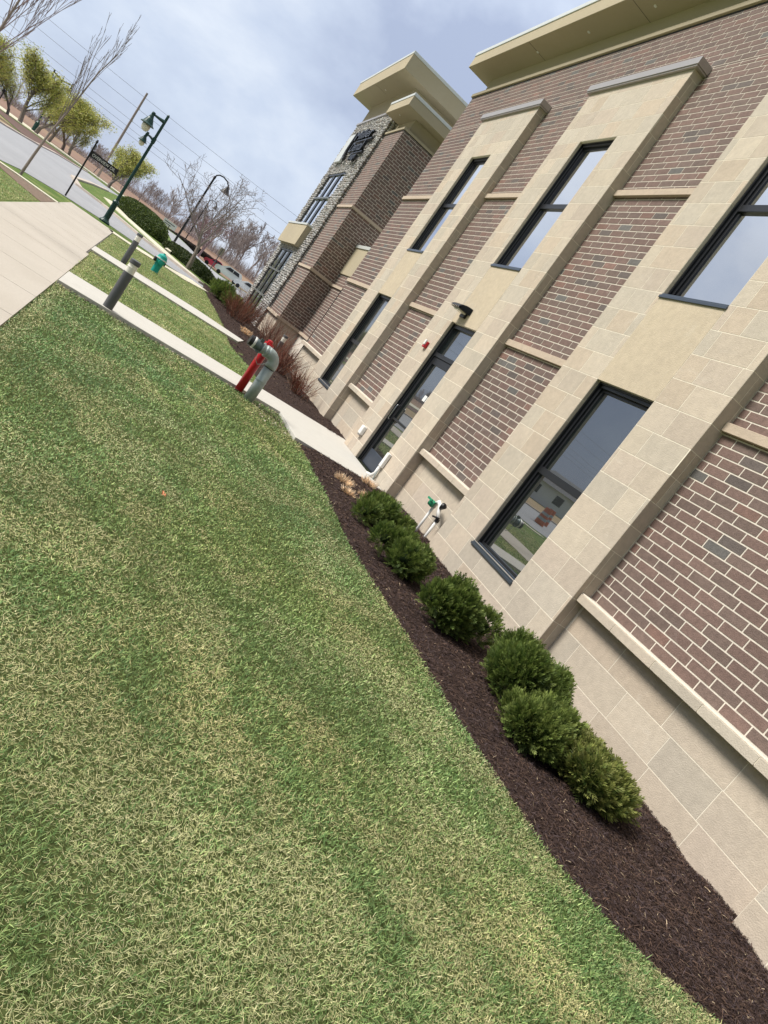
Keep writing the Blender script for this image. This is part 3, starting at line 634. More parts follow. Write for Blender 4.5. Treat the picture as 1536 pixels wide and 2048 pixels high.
add(MB().box(5.27, SX + .1, 31.4, 36.0, 3.67, 4.60), 'balcony_box', m_stucco, bevel=.006)
add(MB().box(5.24, SX + .1, 31.37, 36.03, 4.60, 4.68), 'balcony_coping', m_coping)

# ---------------- lettering on the tower
m_signf = mat('letter_enamel', (.06, .065, .075), .12, metal=.55, var=0)
sg = empty('wall_sign', 'black raised lettering beside a tall silver panel on the river stone tower', 'sign', (5.45, 33, 8.5))
def add_sg(b, name, m): return add(b, name, m, sg)
add_sg(MB().box(5.36, 5.46, 34.2, 35.3, 7.86, 9.22), 'silver_panel', m_coping)
pts = [(5.37, 33.95, 9.22), (5.37, 33.98, 8.7), (5.37, 33.95, 8.3), (5.37, 33.8, 8.0), (5.37, 33.55, 7.9), (5.37, 33.45, 8.1)]
add_sg(MB().tube(pts, [.07, .07, .075, .08, .07, .04], 6), 'swoosh', m_frame)
add_sg(MB().box(5.36, 5.46, 30.75, 33.3, 8.705, 8.76).box(5.36, 5.46, 30.95, 32.7, 8.12, 8.17), 'underline', m_frame)
def text(body, y, z, size, name, wscale=1.0, m=m_frame, xx=5.38, parent=sg, ext=.05, rot=None):
    cu = bpy.data.curves.new(name, 'FONT'); cu.body = body; cu.size = size; cu.extrude = ext; cu.offset = .006; cu.resolution_u = 3
    to = bpy.data.objects.new(name, cu); C.objects.link(to); bpy.context.view_layer.update()
    dg = bpy.context.evaluated_depsgraph_get(); me = bpy.data.meshes.new_from_object(to.evaluated_get(dg)); bpy.data.objects.remove(to)
    me.materials.clear(); me.materials.append(m); o = bpy.data.objects.new(name, me); C.objects.link(o); o.parent = parent
    if rot is None: o.matrix_local = Matrix.Translation(Vector((xx, y, z)) - parent.location) @ Matrix(((0, 0, -1, 0), (-1, 0, 0, 0), (0, 1, 0, 0), (0, 0, 0, 1))) @ Matrix.Diagonal((wscale, 1, 1, 1))
    return o
text('Miller', 33.75, 8.80, .62, 'letters', 1.95); text('Dental', 33.35, 8.20, .66, 'letters', 1.2); text('Design', 32.5, 7.80, .40, 'letters', 1.05)
for a_ in (('Miller', 33.75, 8.80, .62, 'letter_faces', 1.95), ('Dental', 33.35, 8.20, .66, 'letter_faces', 1.2), ('Design', 32.5, 7.80, .40, 'letter_faces', 1.05)): text(*a_, m=m_frame, xx=5.322, ext=.003)

# ------------------------------------------------------------------ small things on the wall
t = empty('wall_light', 'black downward wall light above the side door', 'wall light', (5.10, 12.03, 3.27))
b = MB().box(5.06, 5.11, 11.93, 12.13, 3.17, 3.36); add(b, 'back_plate', m_blackm, t, bevel=.01)
prof = []
b = MB(); n = 10
for s_ in (0,):
    for i in range(n):
        a0 = math.pi * .5 * i / n; a1 = math.pi * .5 * (i + 1) / n
        p = lambda a: (5.10 - .26 * math.sin(a), 3.27 + .10 * math.cos(a))
        (xa, za_), (xb, zb_) = p(a0), p(a1)
        b.quad([(xa, 11.84, za_), (xb, 11.86, zb_), (xb, 12.20, zb_), (xa, 12.22, za_)]); b.quad([(xa, 11.84, 3.25), (xb, 11.86, 3.25), (xb, 11.86, zb_), (xa, 11.84, za_)]); b.quad([(xa, 12.22, za_), (xb, 12.20, zb_), (xb, 12.20, 3.25), (xa, 12.22, 3.25)])
b.quad([(5.10, 12.22, 3.25), (4.84, 12.2, 3.25), (4.84, 11.86, 3.25), (5.10, 11.84, 3.25)]); add(b, 'hood', m_blackm, t)
add(MB().box(4.90, 5.06, 11.92, 12.14, 3.225, 3.249), 'lens', m_globe, t)
t = empty('fire_alarm', 'small red fire alarm horn on the stone left of the door', 'fire alarm', (5.10, 12.66, 2.46))
add(MB().box(5.06, 5.11, 12.60, 12.73, 2.40, 2.53), 'housing', m_red, t, bevel=.01); add(MB().box(5.03, 5.06, 12.63, 12.70, 2.45, 2.55), 'strobe', m_white, t, bevel=.008); add(MB().box(5.045, 5.06, 12.615, 12.71, 2.41, 2.445), 'grille', m_red, t)
t = empty('outlet_box', 'white weatherproof outlet box low on the stone left of the door', 'outlet box', (5.10, 12.74, .48))
add(MB().box(5.03, 5.11, 12.66, 12.82, .40, .58), 'cover', m_white, t, bevel=.02); add(MB().box(5.045, 5.11, 12.68, 12.80, .37, .40), 'hinge', m_capmetal, t, bevel=.005)
t = empty('security_camera', 'little black camera beside the pier edge at the narrow brick strip', 'camera', (5.2, 13.32, 1.88))
add(MB().lathe([(.03, 0), (.035, .02), (.035, .11), (.02, .12)], (5.24, 13.32, 1.9), (-1, -.15, -.25), 12), 'camera_body', m_blackm, t); add(MB().box(5.26, 5.30, 13.28, 13.36, 1.86, 1.96), 'bracket', m_white, t)
add(MB().tube([(5.28, 13.3, 1.86), (5.28, 13.29, 1.0)], .009, 6), 'cable', m_capmetal, t)
t = empty('drain_pipe', 'short white conduit box and elbow at the foot of the door jamb', 'pipe', (5.06, 11.1, 0))
add(MB().box(5.04, 5.105, 11.035, 11.145, .28, .56), 'conduit_box', m_white, t, bevel=.012)
add(MB().tube([(5.06, 11.09, .27), (5.06, 11.09, .14), (5.04, 11.14, .07), (5.0, 11.24, .05)], .03, 10), 'elbow', m_white, t, smooth=True); add(MB().tube([(5.06, 11.05, .2), (5.06, 11.03, .0)], .012, 6), 'cable', m_galv, t)
# backflow pipes
t = empty('backflow_preventer', 'white sprinkler pipes with a green valve and black hood behind the round shrubs', 'pipes', (5.15, 8.8, 0))
b = MB().tube([(5.16, 8.97, -.1), (5.16, 8.97, .46)], .021, 12).tube([(5.16, 8.66, -.1), (5.16, 8.66, .36)], .021, 12)
add(b, 'pipe', m_white, t, smooth=True)
add(MB().tube([(5.16, 8.97, .46), (5.16, 8.96, .54), (5.15, 8.90, .58), (5.15, 8.82, .56), (5.15, 8.74, .47), (5.16, 8.67, .40)], [.026, .032, .034, .033, .03, .024], 12), 'elbow', m_white, t, smooth=True)
add(MB().lathe([(.05, 0), (.055, .03), (.05, .08)], (5.12, 8.93, .50), (-.6, .7, .1), 12).box(5.03, 5.05, 8.9, 9.05, .53, .56), 'valve', m_lgreen, t)
add(MB().lathe([(.02, 0), (.032, .03), (.048, .10), (.02, .12)], (5.14, 8.76, .53), (-.1, -.6, .6), 12), 'hood', m_blackm, t)
add(MB().tube([(5.13, 8.60, .42), (5.13, 8.78, .38)], .014, 8).tube([(5.16, 8.66, .35), (5.16, 8.66, .40)], .034, 10), 'fitting', m_blackm, t)

# ------------------------------------------------------------------ fire pipes on the lawn
t = empty('fire_hydrant', 'slim red standpipe beside the path, left of the grey elbow pipe', 'standpipe', (2.50, 11.52, 0))
add(MB().lathe([(.068, -.1), (.068, .70), (.062, .72)], (2.47, 11.6, 0), n=20), 'post', m_red, t, smooth=True)
add(MB().lathe([(.05, .70), (.06, .72), (.062, .84), (.085, .85), (.085, .90), (.05, .905), (.045, .95), (.02, .96)], (2.47, 11.6, 0), n=8), 'cap', m_red, t)
for a_ in range(6):
    add(MB().lathe([(.009, 0), (.009, .014)], (2.47 + .074 * math.cos(a_ * 1.047), 11.6 + .074 * math.sin(a_ * 1.047), .90), n=6), 'bolt', m_red, t)
add(MB().box(2.40, 2.54, 11.53, 11.67, -.03, .012), 'base_plate', mat('rust', (.12, .06, .05), .9), t)
t = empty('fire_connection', 'thick grey galvanised elbow pipe with a dark capped inlet', 'inlet pipe', (2.64, 11.42, 0))
add(MB().lathe([(.088, -.1), (.088, .60)], (2.64, 11.40, 0), n=24), 'pipe', m_galv, t, smooth=True)
add(MB().lathe([(.090, .585), (.090, .60)], (2.64, 11.40, 0), n=24), 'band', m_blackm, t)
arc = [(2.64, 11.40, .60), (2.64, 11.40, .66)] + [(2.64 - .13 * (1 - math.cos(a)), 11.40, .66 + .13 * math.sin(a)) for a in [math.pi / 2 * k / 8 for k in range(1, 9)]]
arc += [(2.47, 11.40, .79)]
add(MB().tube(arc, [.097, .095] + [.093] * 8 + [.095], 24), 'elbow', m_galv, t, smooth=True)
add(MB().lathe([(.098, 0), (.098, .035), (.082, .05), (.082, .085), (.10, .09), (.10, .105)], (2.47, 11.40, .79), (-1, 0, .03), 24), 'collar', m_galv, t)
add(MB().lathe([(.075, 0), (.075, .03), (.09, .05), (.092, .12), (.085, .14)], (2.37, 11.40, .79), (-1, 0, .03), 24), 'swivel', m_fit, t)
add(MB().lathe([(.09, 0), (.095, .005), (.095, .03), (.09, .035)], (2.235, 11.40, .795), (-1, 0, .03), 24), 'ring', m_coping, t)
add(MB().lathe([(.088, 0), (.085, .06), (.07, .065)], (2.2, 11.40, .795), (-1, 0, .03), 24), 'inlet_cap', m_blackm, t)
add(MB().box(2.28, 2.34, 11.35, 11.38, .86, .92), 'lug', m_fit, t); add(MB().box(2.28, 2.34, 11.29, 11.33, .70, .73), 'lug', m_fit, t)
add(MB().tube([(2.33, 11.30, .72), (2.36, 11.29, .60), (2.42, 11.29, .55), (2.50, 11.30, .60), (2.55, 11.31, .68)], .006, 5), 'chain', m_galv, t)
add(MB().lathe([(.094, 0), (.094, .02)], (2.64, 11.40, .34), n=24), 'pipe_collar', m_galv, t)

# ------------------------------------------------------------------ bollards
def bollard(x, y, label):
    t = empty('bollard_light', label, 'bollard', (x, y, 0), group='grey bollard lights along the paths')
    for nm, pr, m in (('post', [(.072, -.1), (.072, .62)], m_bol), ('lamp_head', [(.066, .62), (.066, .755)], m_bolhead), ('cap', [(.074, .755), (.076, .76), (.076, .815), (.066, .822)], m_bol), ('louver', [(.069, .70), (.073, .705), (.069, .712)], m_bolhead)):
        o = MB().lathe(pr, n=24).build(nm, m, smooth=False); o.parent = t
    return t
bollard(.21, 11.22, 'grey bollard light nearest the beige sidewalk on the door path edge'); bollard(.14, 19.75, 'grey bollard light standing behind the first one at the second path'); bollard(4.62, 20.43, 'grey bollard light among the red twig shrubs by the wall')

# ------------------------------------------------------------------ teal hydrant
t = empty('hydrant', 'teal fire hydrant with a white band on the lawn', 'hydrant', (1.0, 23.7, 0))
for nm, pr, m in (('barrel', [(.11, -.05), (.11, .20), (.125, .21), (.125, .24), (.11, .25), (.125, .27), (.15, .34), (.15, .40)], m_teal), ('bonnet', [(.165, .43), (.15, .45), (.13, .52), (.07, .57), (.035, .575), (.035, .61)], m_teal), ('band', [(.17, .40), (.17, .43)], m_white)):
    o = MB().lathe(pr, n=16).build(nm, m, smooth=False); o.parent = t
o = MB().lathe([(.05, 0), (.05, .12), (.07, .13), (.07, .2)], (0, 0, .33), (-1, -.2, 0), 12).lathe([(.05, 0), (.05, .17)], (0, 0, .33), (1, .1, 0), 12).build('outlet', m_blackm); o.parent = t
o = MB().lathe([(.07, 0), (.07, .2)], (0, 0, .33), (.1, -1, 0), 12).build('pumper_outlet', m_teal); o.parent = t

# ------------------------------------------------------------------ lamps
def pendant(t, x, z, s=1., glob=True, y=0.):
    for nm, pr, m in (('shade', [(.03, .30), (.05, .28), (.075, .20), (.10, .16), (.15, .045), (.205, 0), (.205, -.012)], m_green if glob else m_blackm), ('socket', [(.045, .28), (.05, .34), (.035, .38)], m_green if glob else m_blackm)):
        o = MB().lathe([(r * s, h * s) for r, h in pr], (x, y, z), n=16).build(nm, m, smooth=False); o.parent = t
    if glob:
        o = MB().lathe([(.115 * s, -.01 * s), (.125 * s, -.06 * s), (.115 * s, -.13 * s), (.075 * s, -.19 * s), (.01, -.215 * s)], (x, y, z), n=16).build('globe', m_globe, smooth=True); o.parent = t
t = empty('street_lamp', 'dark green street lamp with two globe lanterns on one side', 'street lamp', (-1.04, 30.5, -.02), rz=R(-4))
for nm, pr in (('base', [(.20, -.1), (.20, .05), (.13, .12), (.105, .18), (.10, .78), (.125, .80), (.125, .86), (.08, .92)]), ('pole', [(.062, .90), (.052, 3.2), (.048, 4.46), (.02, 4.5)])):
    o = MB().lathe(pr, n=16).build(nm, m_green); o.parent = t
o = MB().tube([(0, 0, 4.20), (-.22, 0, 4.19), (-.44, 0, 4.19)], [.075, .05, .035], 8).tube([(-.44, 0, 4.05), (-.44, 0, 4.26)], .055, 8).tube([(0, 0, 3.44), (-.14, 0, 3.48), (-.28, 0, 3.50)], [.06, .035, .028], 8).tube([(-.28, 0, 3.42), (-.28, 0, 3.58)], .045, 8).tube([(0, 0, 3.35), (0, 0, 3.55)], .07, 8).build('arm', m_green); o.parent = t
pendant(t, -.45, 3.78, 1.27); pendant(t, -.30, 3.20, .84)
def twin(x, y, h, label):
    t = empty('street_lamp', label, 'street lamp', (x, y, 0), rz=R(0), group='far twin arm street lamps')
    o = MB().lathe([(.30, 0), (.28, 1.2), (.10, 1.4), (.09, h - .3), (.05, h)], n=8).build('pole', m_green); o.parent = t
    o = MB().tube([(-1.25, 0, h - .15), (0, 0, h - .45), (1.25, 0, h - .15)], [.09, .12, .09], 6).tube([(-1.25, 0, h - .5), (-1.25, 0, h + .1)], .1, 6).tube([(1.25, 0, h - .5), (1.25, 0, h + .1)], .1, 6).build('arm', m_blackm); o.parent = t
    pendant(t, -1.25, h - 1.3, 2.4, False); pendant(t, 1.25, h - 1.3, 2.4, False)
twin(-16.6, 116.5, 7.9, 'twin arm street lamp rising above the tallest yellow green tree'); twin(-17.3, 169.5, 7.9, 'smaller farther twin arm street lamp behind the street name sign')
def goose(x, y, h, label):
    t = empty('street_lamp', label, 'street lamp', (x, y, float(hgt(x, y))), group='black gooseneck lamps at the car park')
    pts = [(0, 0, h - .35), (.05, 0, h - .1), (.22, 0, h + .05), (.55, 0, h + .12), (.95, 0, h + .02), (1.2, 0, h - .25)]
    o = MB().lathe([(.2, 0), (.16, .12), (.09, .2), (.075, h - .3), (.06, h - .2)], n=8).build('pole', m_blackm); o.parent = t
    o = MB().tube(pts, .055, 6).lathe([(.09, h - .45), (.1, h - .25)], n=8).build('arm', m_blackm); o.parent = t
    o = MB().lathe([(.06, .0), (.1, -.08), (.2, -.3), (.38, -.62), (.38, -.66)], (1.2, 0, h - .2), n=12).build('shade', m_blackm); o.parent = t
goose(2.75, 63, 6.35, 'taller nearer black gooseneck lamp on the car park corner'); goose(6.5, 123, 7.55, 'smaller farther black gooseneck lamp beyond the car park')

# ------------------------------------------------------------------ street name sign
t = empty('street_sign', 'black street name sign reading OVERVIEW DR. on a thin post', 'street sign', (-2.5, 30.1, -.02))
o = MB().tube([(0, 0, -.1), (0, 0, 2.15)], .03, 8).lathe([(.03, 0), (.05, .03), (.02, .12)], (0, 0, 2.15), n=8).build('post', m_blackm); o.parent = t
o = MB().box(.03, 1.03, -.012, .012, 1.64, 1.85).build('blade', m_blackm); o.parent = t
o = MB().box(-.012, .012, .05, .72, 1.9, 2.1).build('cross_blade', m_blackm); o.parent = t
o = MB().tube([(.0, 0, 1.86), (.35, 0, 1.87)], .012, 6).tube([(0, 0, 1.63), (.3, 0, 1.6)], .012, 6).build('bracket', m_blackm); o.parent = t
cu = bpy.data.curves.new('lettering', 'FONT'); cu.body = 'OVERVIEW DR.'; cu.size = .155; cu.extrude = .002; to = bpy.data.objects.new('lettering', cu); C.objects.link(to); bpy.context.view_layer.update()
me = bpy.data.meshes.new_from_object(to.evaluated_get(bpy.context.evaluated_depsgraph_get())); bpy.data.objects.remove(to); me.materials.clear(); me.materials.append(m_white)
o = bpy.data.objects.new('lettering', me); C.objects.link(o); o.parent = t; o.matrix_local = Matrix.Translation((.07, -.015, 1.69)) @ Matrix.Rotation(math.pi / 2, 4, 'X') @ Matrix.Diagonal((.83, 1, 1, 1))
t = empty('small_sign', 'small white notice board on a post by the clipped hedge', 'sign', (1.75, 60, 0))
o = MB().tube([(0, 0, 0), (0, 0, 1.0)], .035, 6).build('post', m_blackm); o.parent = t
o = MB().box(-.55, .5, -.02, .02, .85, 1.3).build('board', m_white); o.parent = t
o = MB().box(-.45, .35, -.028, -.021, 1.12, 1.17).box(-.4, .1, -.028, -.021, .98, 1.02).build('writing', m_blackm); o.parent = t
t = empty('post_sign', 'pale square sign seen edge on in front of the parked cars', 'sign', (5.1, 52.7, 0))
o = MB().tube([(0, 0, 0), (0, 0, 1.9)], .03, 6).build('post', m_bol); o.parent = t
o = MB().box(-.16, .16, -.01, .01, 1.45, 1.95).build('plate', mat('tan_back', (.3, .25, .2), .6)); o.parent = t
t = empty('field_post', 'thin dark post at the far left edge', 'post', (-16.3, 88.5, 0)); o = MB().tube([(0, 0, 0), (.0, 0, 1.75)], .06, 6).build('shaft', m_blackm); o.parent = t; o = MB().box(-.13, .13, -.1, .1, 1.75, 2.0).build('head', m_blackm); o.parent = t

# ------------------------------------------------------------------ utility pole and lines
t = empty('utility_pole', 'tall weathered wooden utility pole', 'utility pole', (-7.9, 121.9, 0))
o = MB().lathe([(.2, -.1), (.14, 13.6)], n=10).build('pole', m_barkp); o.parent = t
o = MB().lathe([(.06, 0), (.09, .1), (.06, .25)], (.18, 0, 11.0), n=8).lathe([(.06, 0), (.09, .1), (.06, .25)], (.18, 0, 9.1), n=8).build('insulator', m_white); o.parent = t
for i, (z, yy, dx_, lb) in enumerate(((11.1, 122, 0, 'upper wire on the near side of the utility pole'), (9.2, 122, 0, 'second wire below it on the utility pole'), (12.9, 122, 0, 'topmost thin overhead wire'), (7.6, 125, 0, 'lowest pair of thin overhead wires'), (8.3, 123, 0, 'thin overhead wire between the pole wires'))):
    pts = [(x, yy + .02 * (x + 8), z + .0006 * ((x + 8) ** 2 if abs(x + 8) < 60 else 3600)) for x in range(-120, 121, 6)]
    tag(MB().tube(pts, .019, 4).build('power_line', m_bol), lb, 'power line', group='overhead wires across the sky')

# ------------------------------------------------------------------ trees
def branch_mesh(seed, h, trunk_r, levels=4, nchild=(5, 4, 4, 3), spread=.75, upb=.35, first=.28, sides=(7, 5, 3, 3, 3), rmin=.006, lean=(0, 0), lenr=(.55, .5, .5, .5), wig=.1, rr=.5):
    r = random.Random(seed); T = MB(); B = MB()
    def grow(p, d, ln, rad, lv):
        n = 6 if lv == 0 else 4; pts = [p.copy()]; rs = [rad]; q = p.copy(); dd = d.copy()
        for i in range(n):
            dd = (dd + Vector((r.gauss(0, wig), r.gauss(0, wig), r.gauss(0, wig) + upb * .12 * (lv > 0)))).normalized(); q = q + dd * ln / n; pts.append(q.copy()); rs.append(max(rmin, rad * (1 - .75 * (i + 1) / n)))
        (T if lv == 0 else B).tube(pts, rs, sides[min(lv, 4)], caps=False)
        if lv >= levels: return
        nc = nchild[min(lv, 3)]
        for c in range(nc):
            t = (first if lv == 0 else .2) + (1 - (first if lv == 0 else .2)) * (c + r.uniform(.1, .9)) / nc; k = min(int(t * n), n - 1); fr = t * n - k
            bp = pts[k].lerp(pts[k + 1], fr); ax = (pts[k + 1] - pts[k]).normalized(); a = r.uniform(0, 2 * math.pi) + c * 2.4
            o1 = ax.orthogonal().normalized(); o2 = ax.cross(o1); side = o1 * math.cos(a) + o2 * math.sin(a); sp = spread * r.uniform(.7, 1.2)
            nd = (ax * math.cos(sp) + side * math.sin(sp) + Vector((0, 0, upb * .5))).normalized()
            grow(bp, nd, ln * lenr[min(lv, 3)] * (1.15 - .5 * t) * r.uniform(.8, 1.2), max(rmin, rs[k] * rr * r.uniform(.8, 1.1)), lv + 1)
    grow(Vector((0, 0, -.05)), Vector((lean[0], lean[1], 1)).normalized(), h, trunk_r, 0)
    return T, B
def bare_tree(name, loc, label, group=None, m=m_bark, twigs=None, **k):
    T, B = branch_mesh(**k); t = empty(name, label, 'tree', loc, group=group)
    o = T.build('trunk', m); o.parent = t; o = B.build('branches', twigs or m); o.parent = t; return t
bare_tree('young_tree', (-3.40, 25.7, -.02), 'slender leafless young tree with upright pale branches beside the road', m=m_barkp, seed=4, h=4.6, trunk_r=.046, levels=3, nchild=(11, 4, 3), spread=.38, upb=1.0, first=.30, rmin=.0045, lenr=(.46, .36, .5), wig=.045, rr=.42, lean=(.06, 0))
m_budt = mat('budding_twig', (.30, .22, .22), .8, var=.2)
bare_tree('young_tree', (-3.43, 15.65, -.02), 'leafless tree with budding twigs at the top left corner', m=m_barkp, twigs=m_budt, seed=9, h=4.6, trunk_r=.036, levels=4, nchild=(11, 5, 4, 3), spread=.42, upb=.9, first=.30, rmin=.0035, lenr=(.44, .45, .5, .5), wig=.06, rr=.42)
bare_tree('spreading_tree', (2.9, 39.6, 0), 'low branching leafless tree behind the clipped hedge row', m=mat('olive_bark', (.20, .17, .14), .9), twigs=mat('thin_twig', (.27, .23, .225), .9), seed=12, h=2.5, trunk_r=.13, levels=4, nchild=(8, 6, 5, 3), spread=1.1, upb=.45, first=.45, rmin=.007, lenr=(1.35, .55, .5, .5), wig=.11, rr=.6, lean=(.12, 0))
m_wood = mat('wood_twigs', (.32, .28, .27), .95, var=.2, vscale=.2)
protos = [bare_tree('bare_tree', (0, 0, 0), 'x', m=m_wood, seed=20 + i, h=6.0, trunk_r=.16, levels=4, nchild=(8, 6, 4, 3), spread=.8, upb=.5, first=.12, rmin=.017, lenr=(.62, .55, .5, .5), wig=.12) for i in range(3)]
spots = [(-2.2, 148, .95, 'leafless bushy tree left of the tall gooseneck lamp'), (3.4, 142, 1.0, 'leafless tree directly behind the tall gooseneck lamp'), (3.5, 150, 1.5, 'tallest thin leafless tree beside the tall gooseneck lamp'), (-6.0, 160, .75, 'small leafless tree between the utility pole and the hedge'), (-9.5, 135, .9, 'leafless tree just behind the street name sign'), (-26, 150, 1.35, 'leafless tree behind the left end of the yellow green trees')]
for i, (x, y, s_, lb) in enumerate(spots):
    o = protos[i % 3] if i < 3 else copy_tree(protos[i % 3])
    s_ *= .66; o.location = (x, y, float(hgt(x, y))); o.scale = (s_, s_, s_); o.rotation_euler = (0, 0, i * 1.3); o['label'] = lb; o['group'] = 'leafless trees in the brown field'
m_redt = mat('red_bud_twig', (.30, .20, .20), .95, var=.2)
bare_tree('reddish_tree', (7.0, 92, -.3), 'dense dusky red budding tree behind the low branching tree', m=m_redt, seed=31, h=4.0, trunk_r=.15, levels=4, nchild=(11, 6, 5, 3), spread=.95, upb=.4, first=.15, rmin=.018, lenr=(.58, .55, .5, .5))
# far woodland, one mass
Vs = []; Fs = []; nb = 0
src = []
for i in range(3):
    T, B = branch_mesh(60 + i, 9, .2, 3, (12, 7, 5, 3), .7, .5, .08, (4, 3, 3, 3, 3), .032, (0, 0), (.5, .5, .5, .5))
    v = np.array(T.v + B.v); f = [q for q in T.f if len(q) == 4] + [tuple(np.array(q) + len(T.v)) for q in B.f if len(q) == 4]; f3 = np.array([q for q in f]); src.append((v, f3))
for i in range(250):
    u = i / 249; x = -190 + 330 * u + rng.normal(0, 3); y = 215 + rng.uniform(-12, 45) - 30 * max(0, (x - 10) / 130)
    hs = (.28 + .22 * vnoise(np.array([x]), np.array([3.]), 25, 5)[0]) if x < 8 else (.62 + .6 * min(1, (x - 8) / 22) + rng.normal(0, .1))
    v, f = src[i % 3]; a = rng.uniform(0, 6.3); c_, s_ = math.cos(a), math.sin(a); q = v * hs; q = np.stack([q[:, 0] * c_ - q[:, 1] * s_ + x, q[:, 0] * s_ + q[:, 1] * c_ + y, q[:, 2] + float(hgt(x, y))], 1)
    Vs.append(q); Fs.append(f + nb); nb += len(v)
tag(npmesh('woodland', np.concatenate(Vs), np.concatenate(Fs), m_wood), 'grey mass of leafless woodland along the horizon', 'woodland', kind='stuff')
# brushy undergrowth under the woodland
n = 26000; x = rng.uniform(-190, 150, n); y = 208 + rng.uniform(-6, 30, n) - 30 * np.clip((x - 10) / 130, 0, 1); hh = rng.uniform(.6, 2.6, n) * np.where(x > 8, 1.5, .9); a = rng.uniform(0, 6.3, n); ln = rng.normal(0, .5, (n, 2)); wd = .07
V = np.stack([np.stack([x - np.cos(a) * wd, y - np.sin(a) * wd, hgt(x, y)], 1), np.stack([x + np.cos(a) * wd, y + np.sin(a) * wd, hgt(x, y)], 1), np.stack([x + ln[:, 0], y + ln[:, 1], hh + hgt(x, y)], 1)], 1).reshape(-1, 3)
tag(npmesh('brushwood', V, np.arange(3 * n).reshape(-1, 3), m_wood), 'low grey brown brush at the foot of the woodland', 'brush', kind='stuff')

def leaf_cloud(n, pts_fn, size, cols, seed, up=.3):
    r = np.random.default_rng(seed); c = pts_fn(n, r); nrm = r.normal(size=(n, 3)); nrm[:, 2] += up; nrm /= np.linalg.norm(nrm, axis=1)[:, None]
    t = np.cross(nrm, r.normal(size=(n, 3))); t /= np.linalg.norm(t, axis=1)[:, None]; b_ = np.cross(nrm, t); s_ = size * r.uniform(.6, 1.3, (n, 1))
    V = np.stack([c - t * s_, c + b_ * s_ * .45, c + t * s_, c - b_ * s_ * .45], 1).reshape(-1, 3); F = np.arange(4 * n).reshape(-1, 4)
    col = cols[r.integers(0, len(cols), n)] * r.uniform(.75, 1.25, (n, 1)); return V, F, col
def yg_tree(seed):
    T, B = branch_mesh(seed, 5.0, .13, 3, (13, 7, 4), .6, .8, .22, (6, 4, 3, 3), .015, (0, 0), (.6, .5, .45))
    t = empty('spring_tree', 'x', 'tree'); o = T.build('trunk', m_bark); o.parent = t; o = B.build('branches', m_bark); o.parent = t
    bv = np.array(B.v); bv = bv[bv[:, 2] > 1.5]
    def fn(n, r):
        return bv[r.integers(0, len(bv), n)] + r.normal(0, .24, (n, 3))
    V, F, col = leaf_cloud(9000, fn, .075, np.array([[.50, .50, .14], [.40, .43, .12], [.58, .55, .19], [.28, .33, .09], [.46, .42, .12]]), seed)
    o = npmesh('crown', V, F, m_leaf, col); o.parent = t; return t
yp = [yg_tree(70), yg_tree(71)]
ys_ = [(-20.8, 101, .62, 'small yellow green tree at the left of the row'), (-17.2, 100.5, .78, 'second yellow green tree from the left, by the lamp foot'), (-17.0, 108, 1.18, 'tallest yellow green tree under the twin arm lamp'), (-15.6, 112, 1.12, 'yellow green tree just right of the tallest one'), (-14.6, 117, 1.05, 'yellow green tree in the middle of the row'), (-14.6, 134, 1.08, 'yellow green tree right after the gap, under the farther lamp'), (-12.6, 125, .95, 'yellow green tree beside the street name sign'), (-4.9, 99, .86, 'yellow green tree right of the street name sign, by the utility pole'), (-5.4, 108, .8, 'yellow green tree half hidden behind the green lamp pole'), (-14.1, 69.5, .76, 'yellow green tree cut off by the left edge of the photo')]
for i, (x, y, s_, lb) in enumerate(ys_):
    o = yp[i] if i < 2 else copy_tree(yp[i % 2]); o.location = (x, y, 0); o.scale = (s_ * 1.85, s_ * 1.85, s_ * .98); o.rotation_euler = (0, 0, i * 1.7); o['label'] = lb; o['group'] = 'yellow green spring trees along the far walk'

# ------------------------------------------------------------------ clipped hedges
def hedge(name, loc, rz, L_, W_, H_, label, cols, n, leaf=.05, power=3.0):
    t = empty(name, label, 'hedge', loc, rz)
    def surf(k, r):
        u = r.normal(size=(k, 3)); u[:, 2] = np.abs(u[:, 2]); u /= (np.abs(u) ** power).sum(1)[:, None] ** (1 / power); return u * np.array([L_ / 2, W_ / 2, H_]) * r.uniform(.9, 1.02, (k, 1))
    V, F, col = leaf_cloud(n, surf, leaf, cols, 5); o = npmesh('foliage', V, F, m_leaf, col); o.parent = t
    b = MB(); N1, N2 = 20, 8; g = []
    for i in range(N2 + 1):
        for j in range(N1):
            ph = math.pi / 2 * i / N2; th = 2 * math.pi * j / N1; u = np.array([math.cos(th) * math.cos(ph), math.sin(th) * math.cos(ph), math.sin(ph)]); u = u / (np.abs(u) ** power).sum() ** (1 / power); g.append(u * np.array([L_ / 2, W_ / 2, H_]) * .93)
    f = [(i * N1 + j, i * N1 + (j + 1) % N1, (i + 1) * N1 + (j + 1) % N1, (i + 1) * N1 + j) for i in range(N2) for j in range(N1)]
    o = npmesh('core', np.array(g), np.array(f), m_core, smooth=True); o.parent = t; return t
HC = np.array([[.05, .085, .015], [.075, .11, .02], [.10, .13, .025], [.035, .06, .012]])
HB = math.atan2(57 - 47.6, -1.4 - 1.35)
hedge('clipped_hedge', (-.1, 52.6, 0), HB, 10.2, 1.7, 1.15, 'big rounded clipped hedge beside the street lamp', HC, 16000, .06)
hedge('hedge_row', (2.95, 42.2, 0), math.atan2(45.2 - 38.8, 1.9 - 4.2), 7.5, .9, .62, 'low dark hedge row running under the low branching tree', HC * .6, 9000, .05)
hedge('lot_hedge', (7.8, 119.5, -.62), math.atan2(131 - 104, 13.5 - 2.5), 31, 1.2, .85, 'long low brown hedge at the far side of the car park', np.array([[.05, .035, .03], [.035, .025, .02]]), 9000, .12)

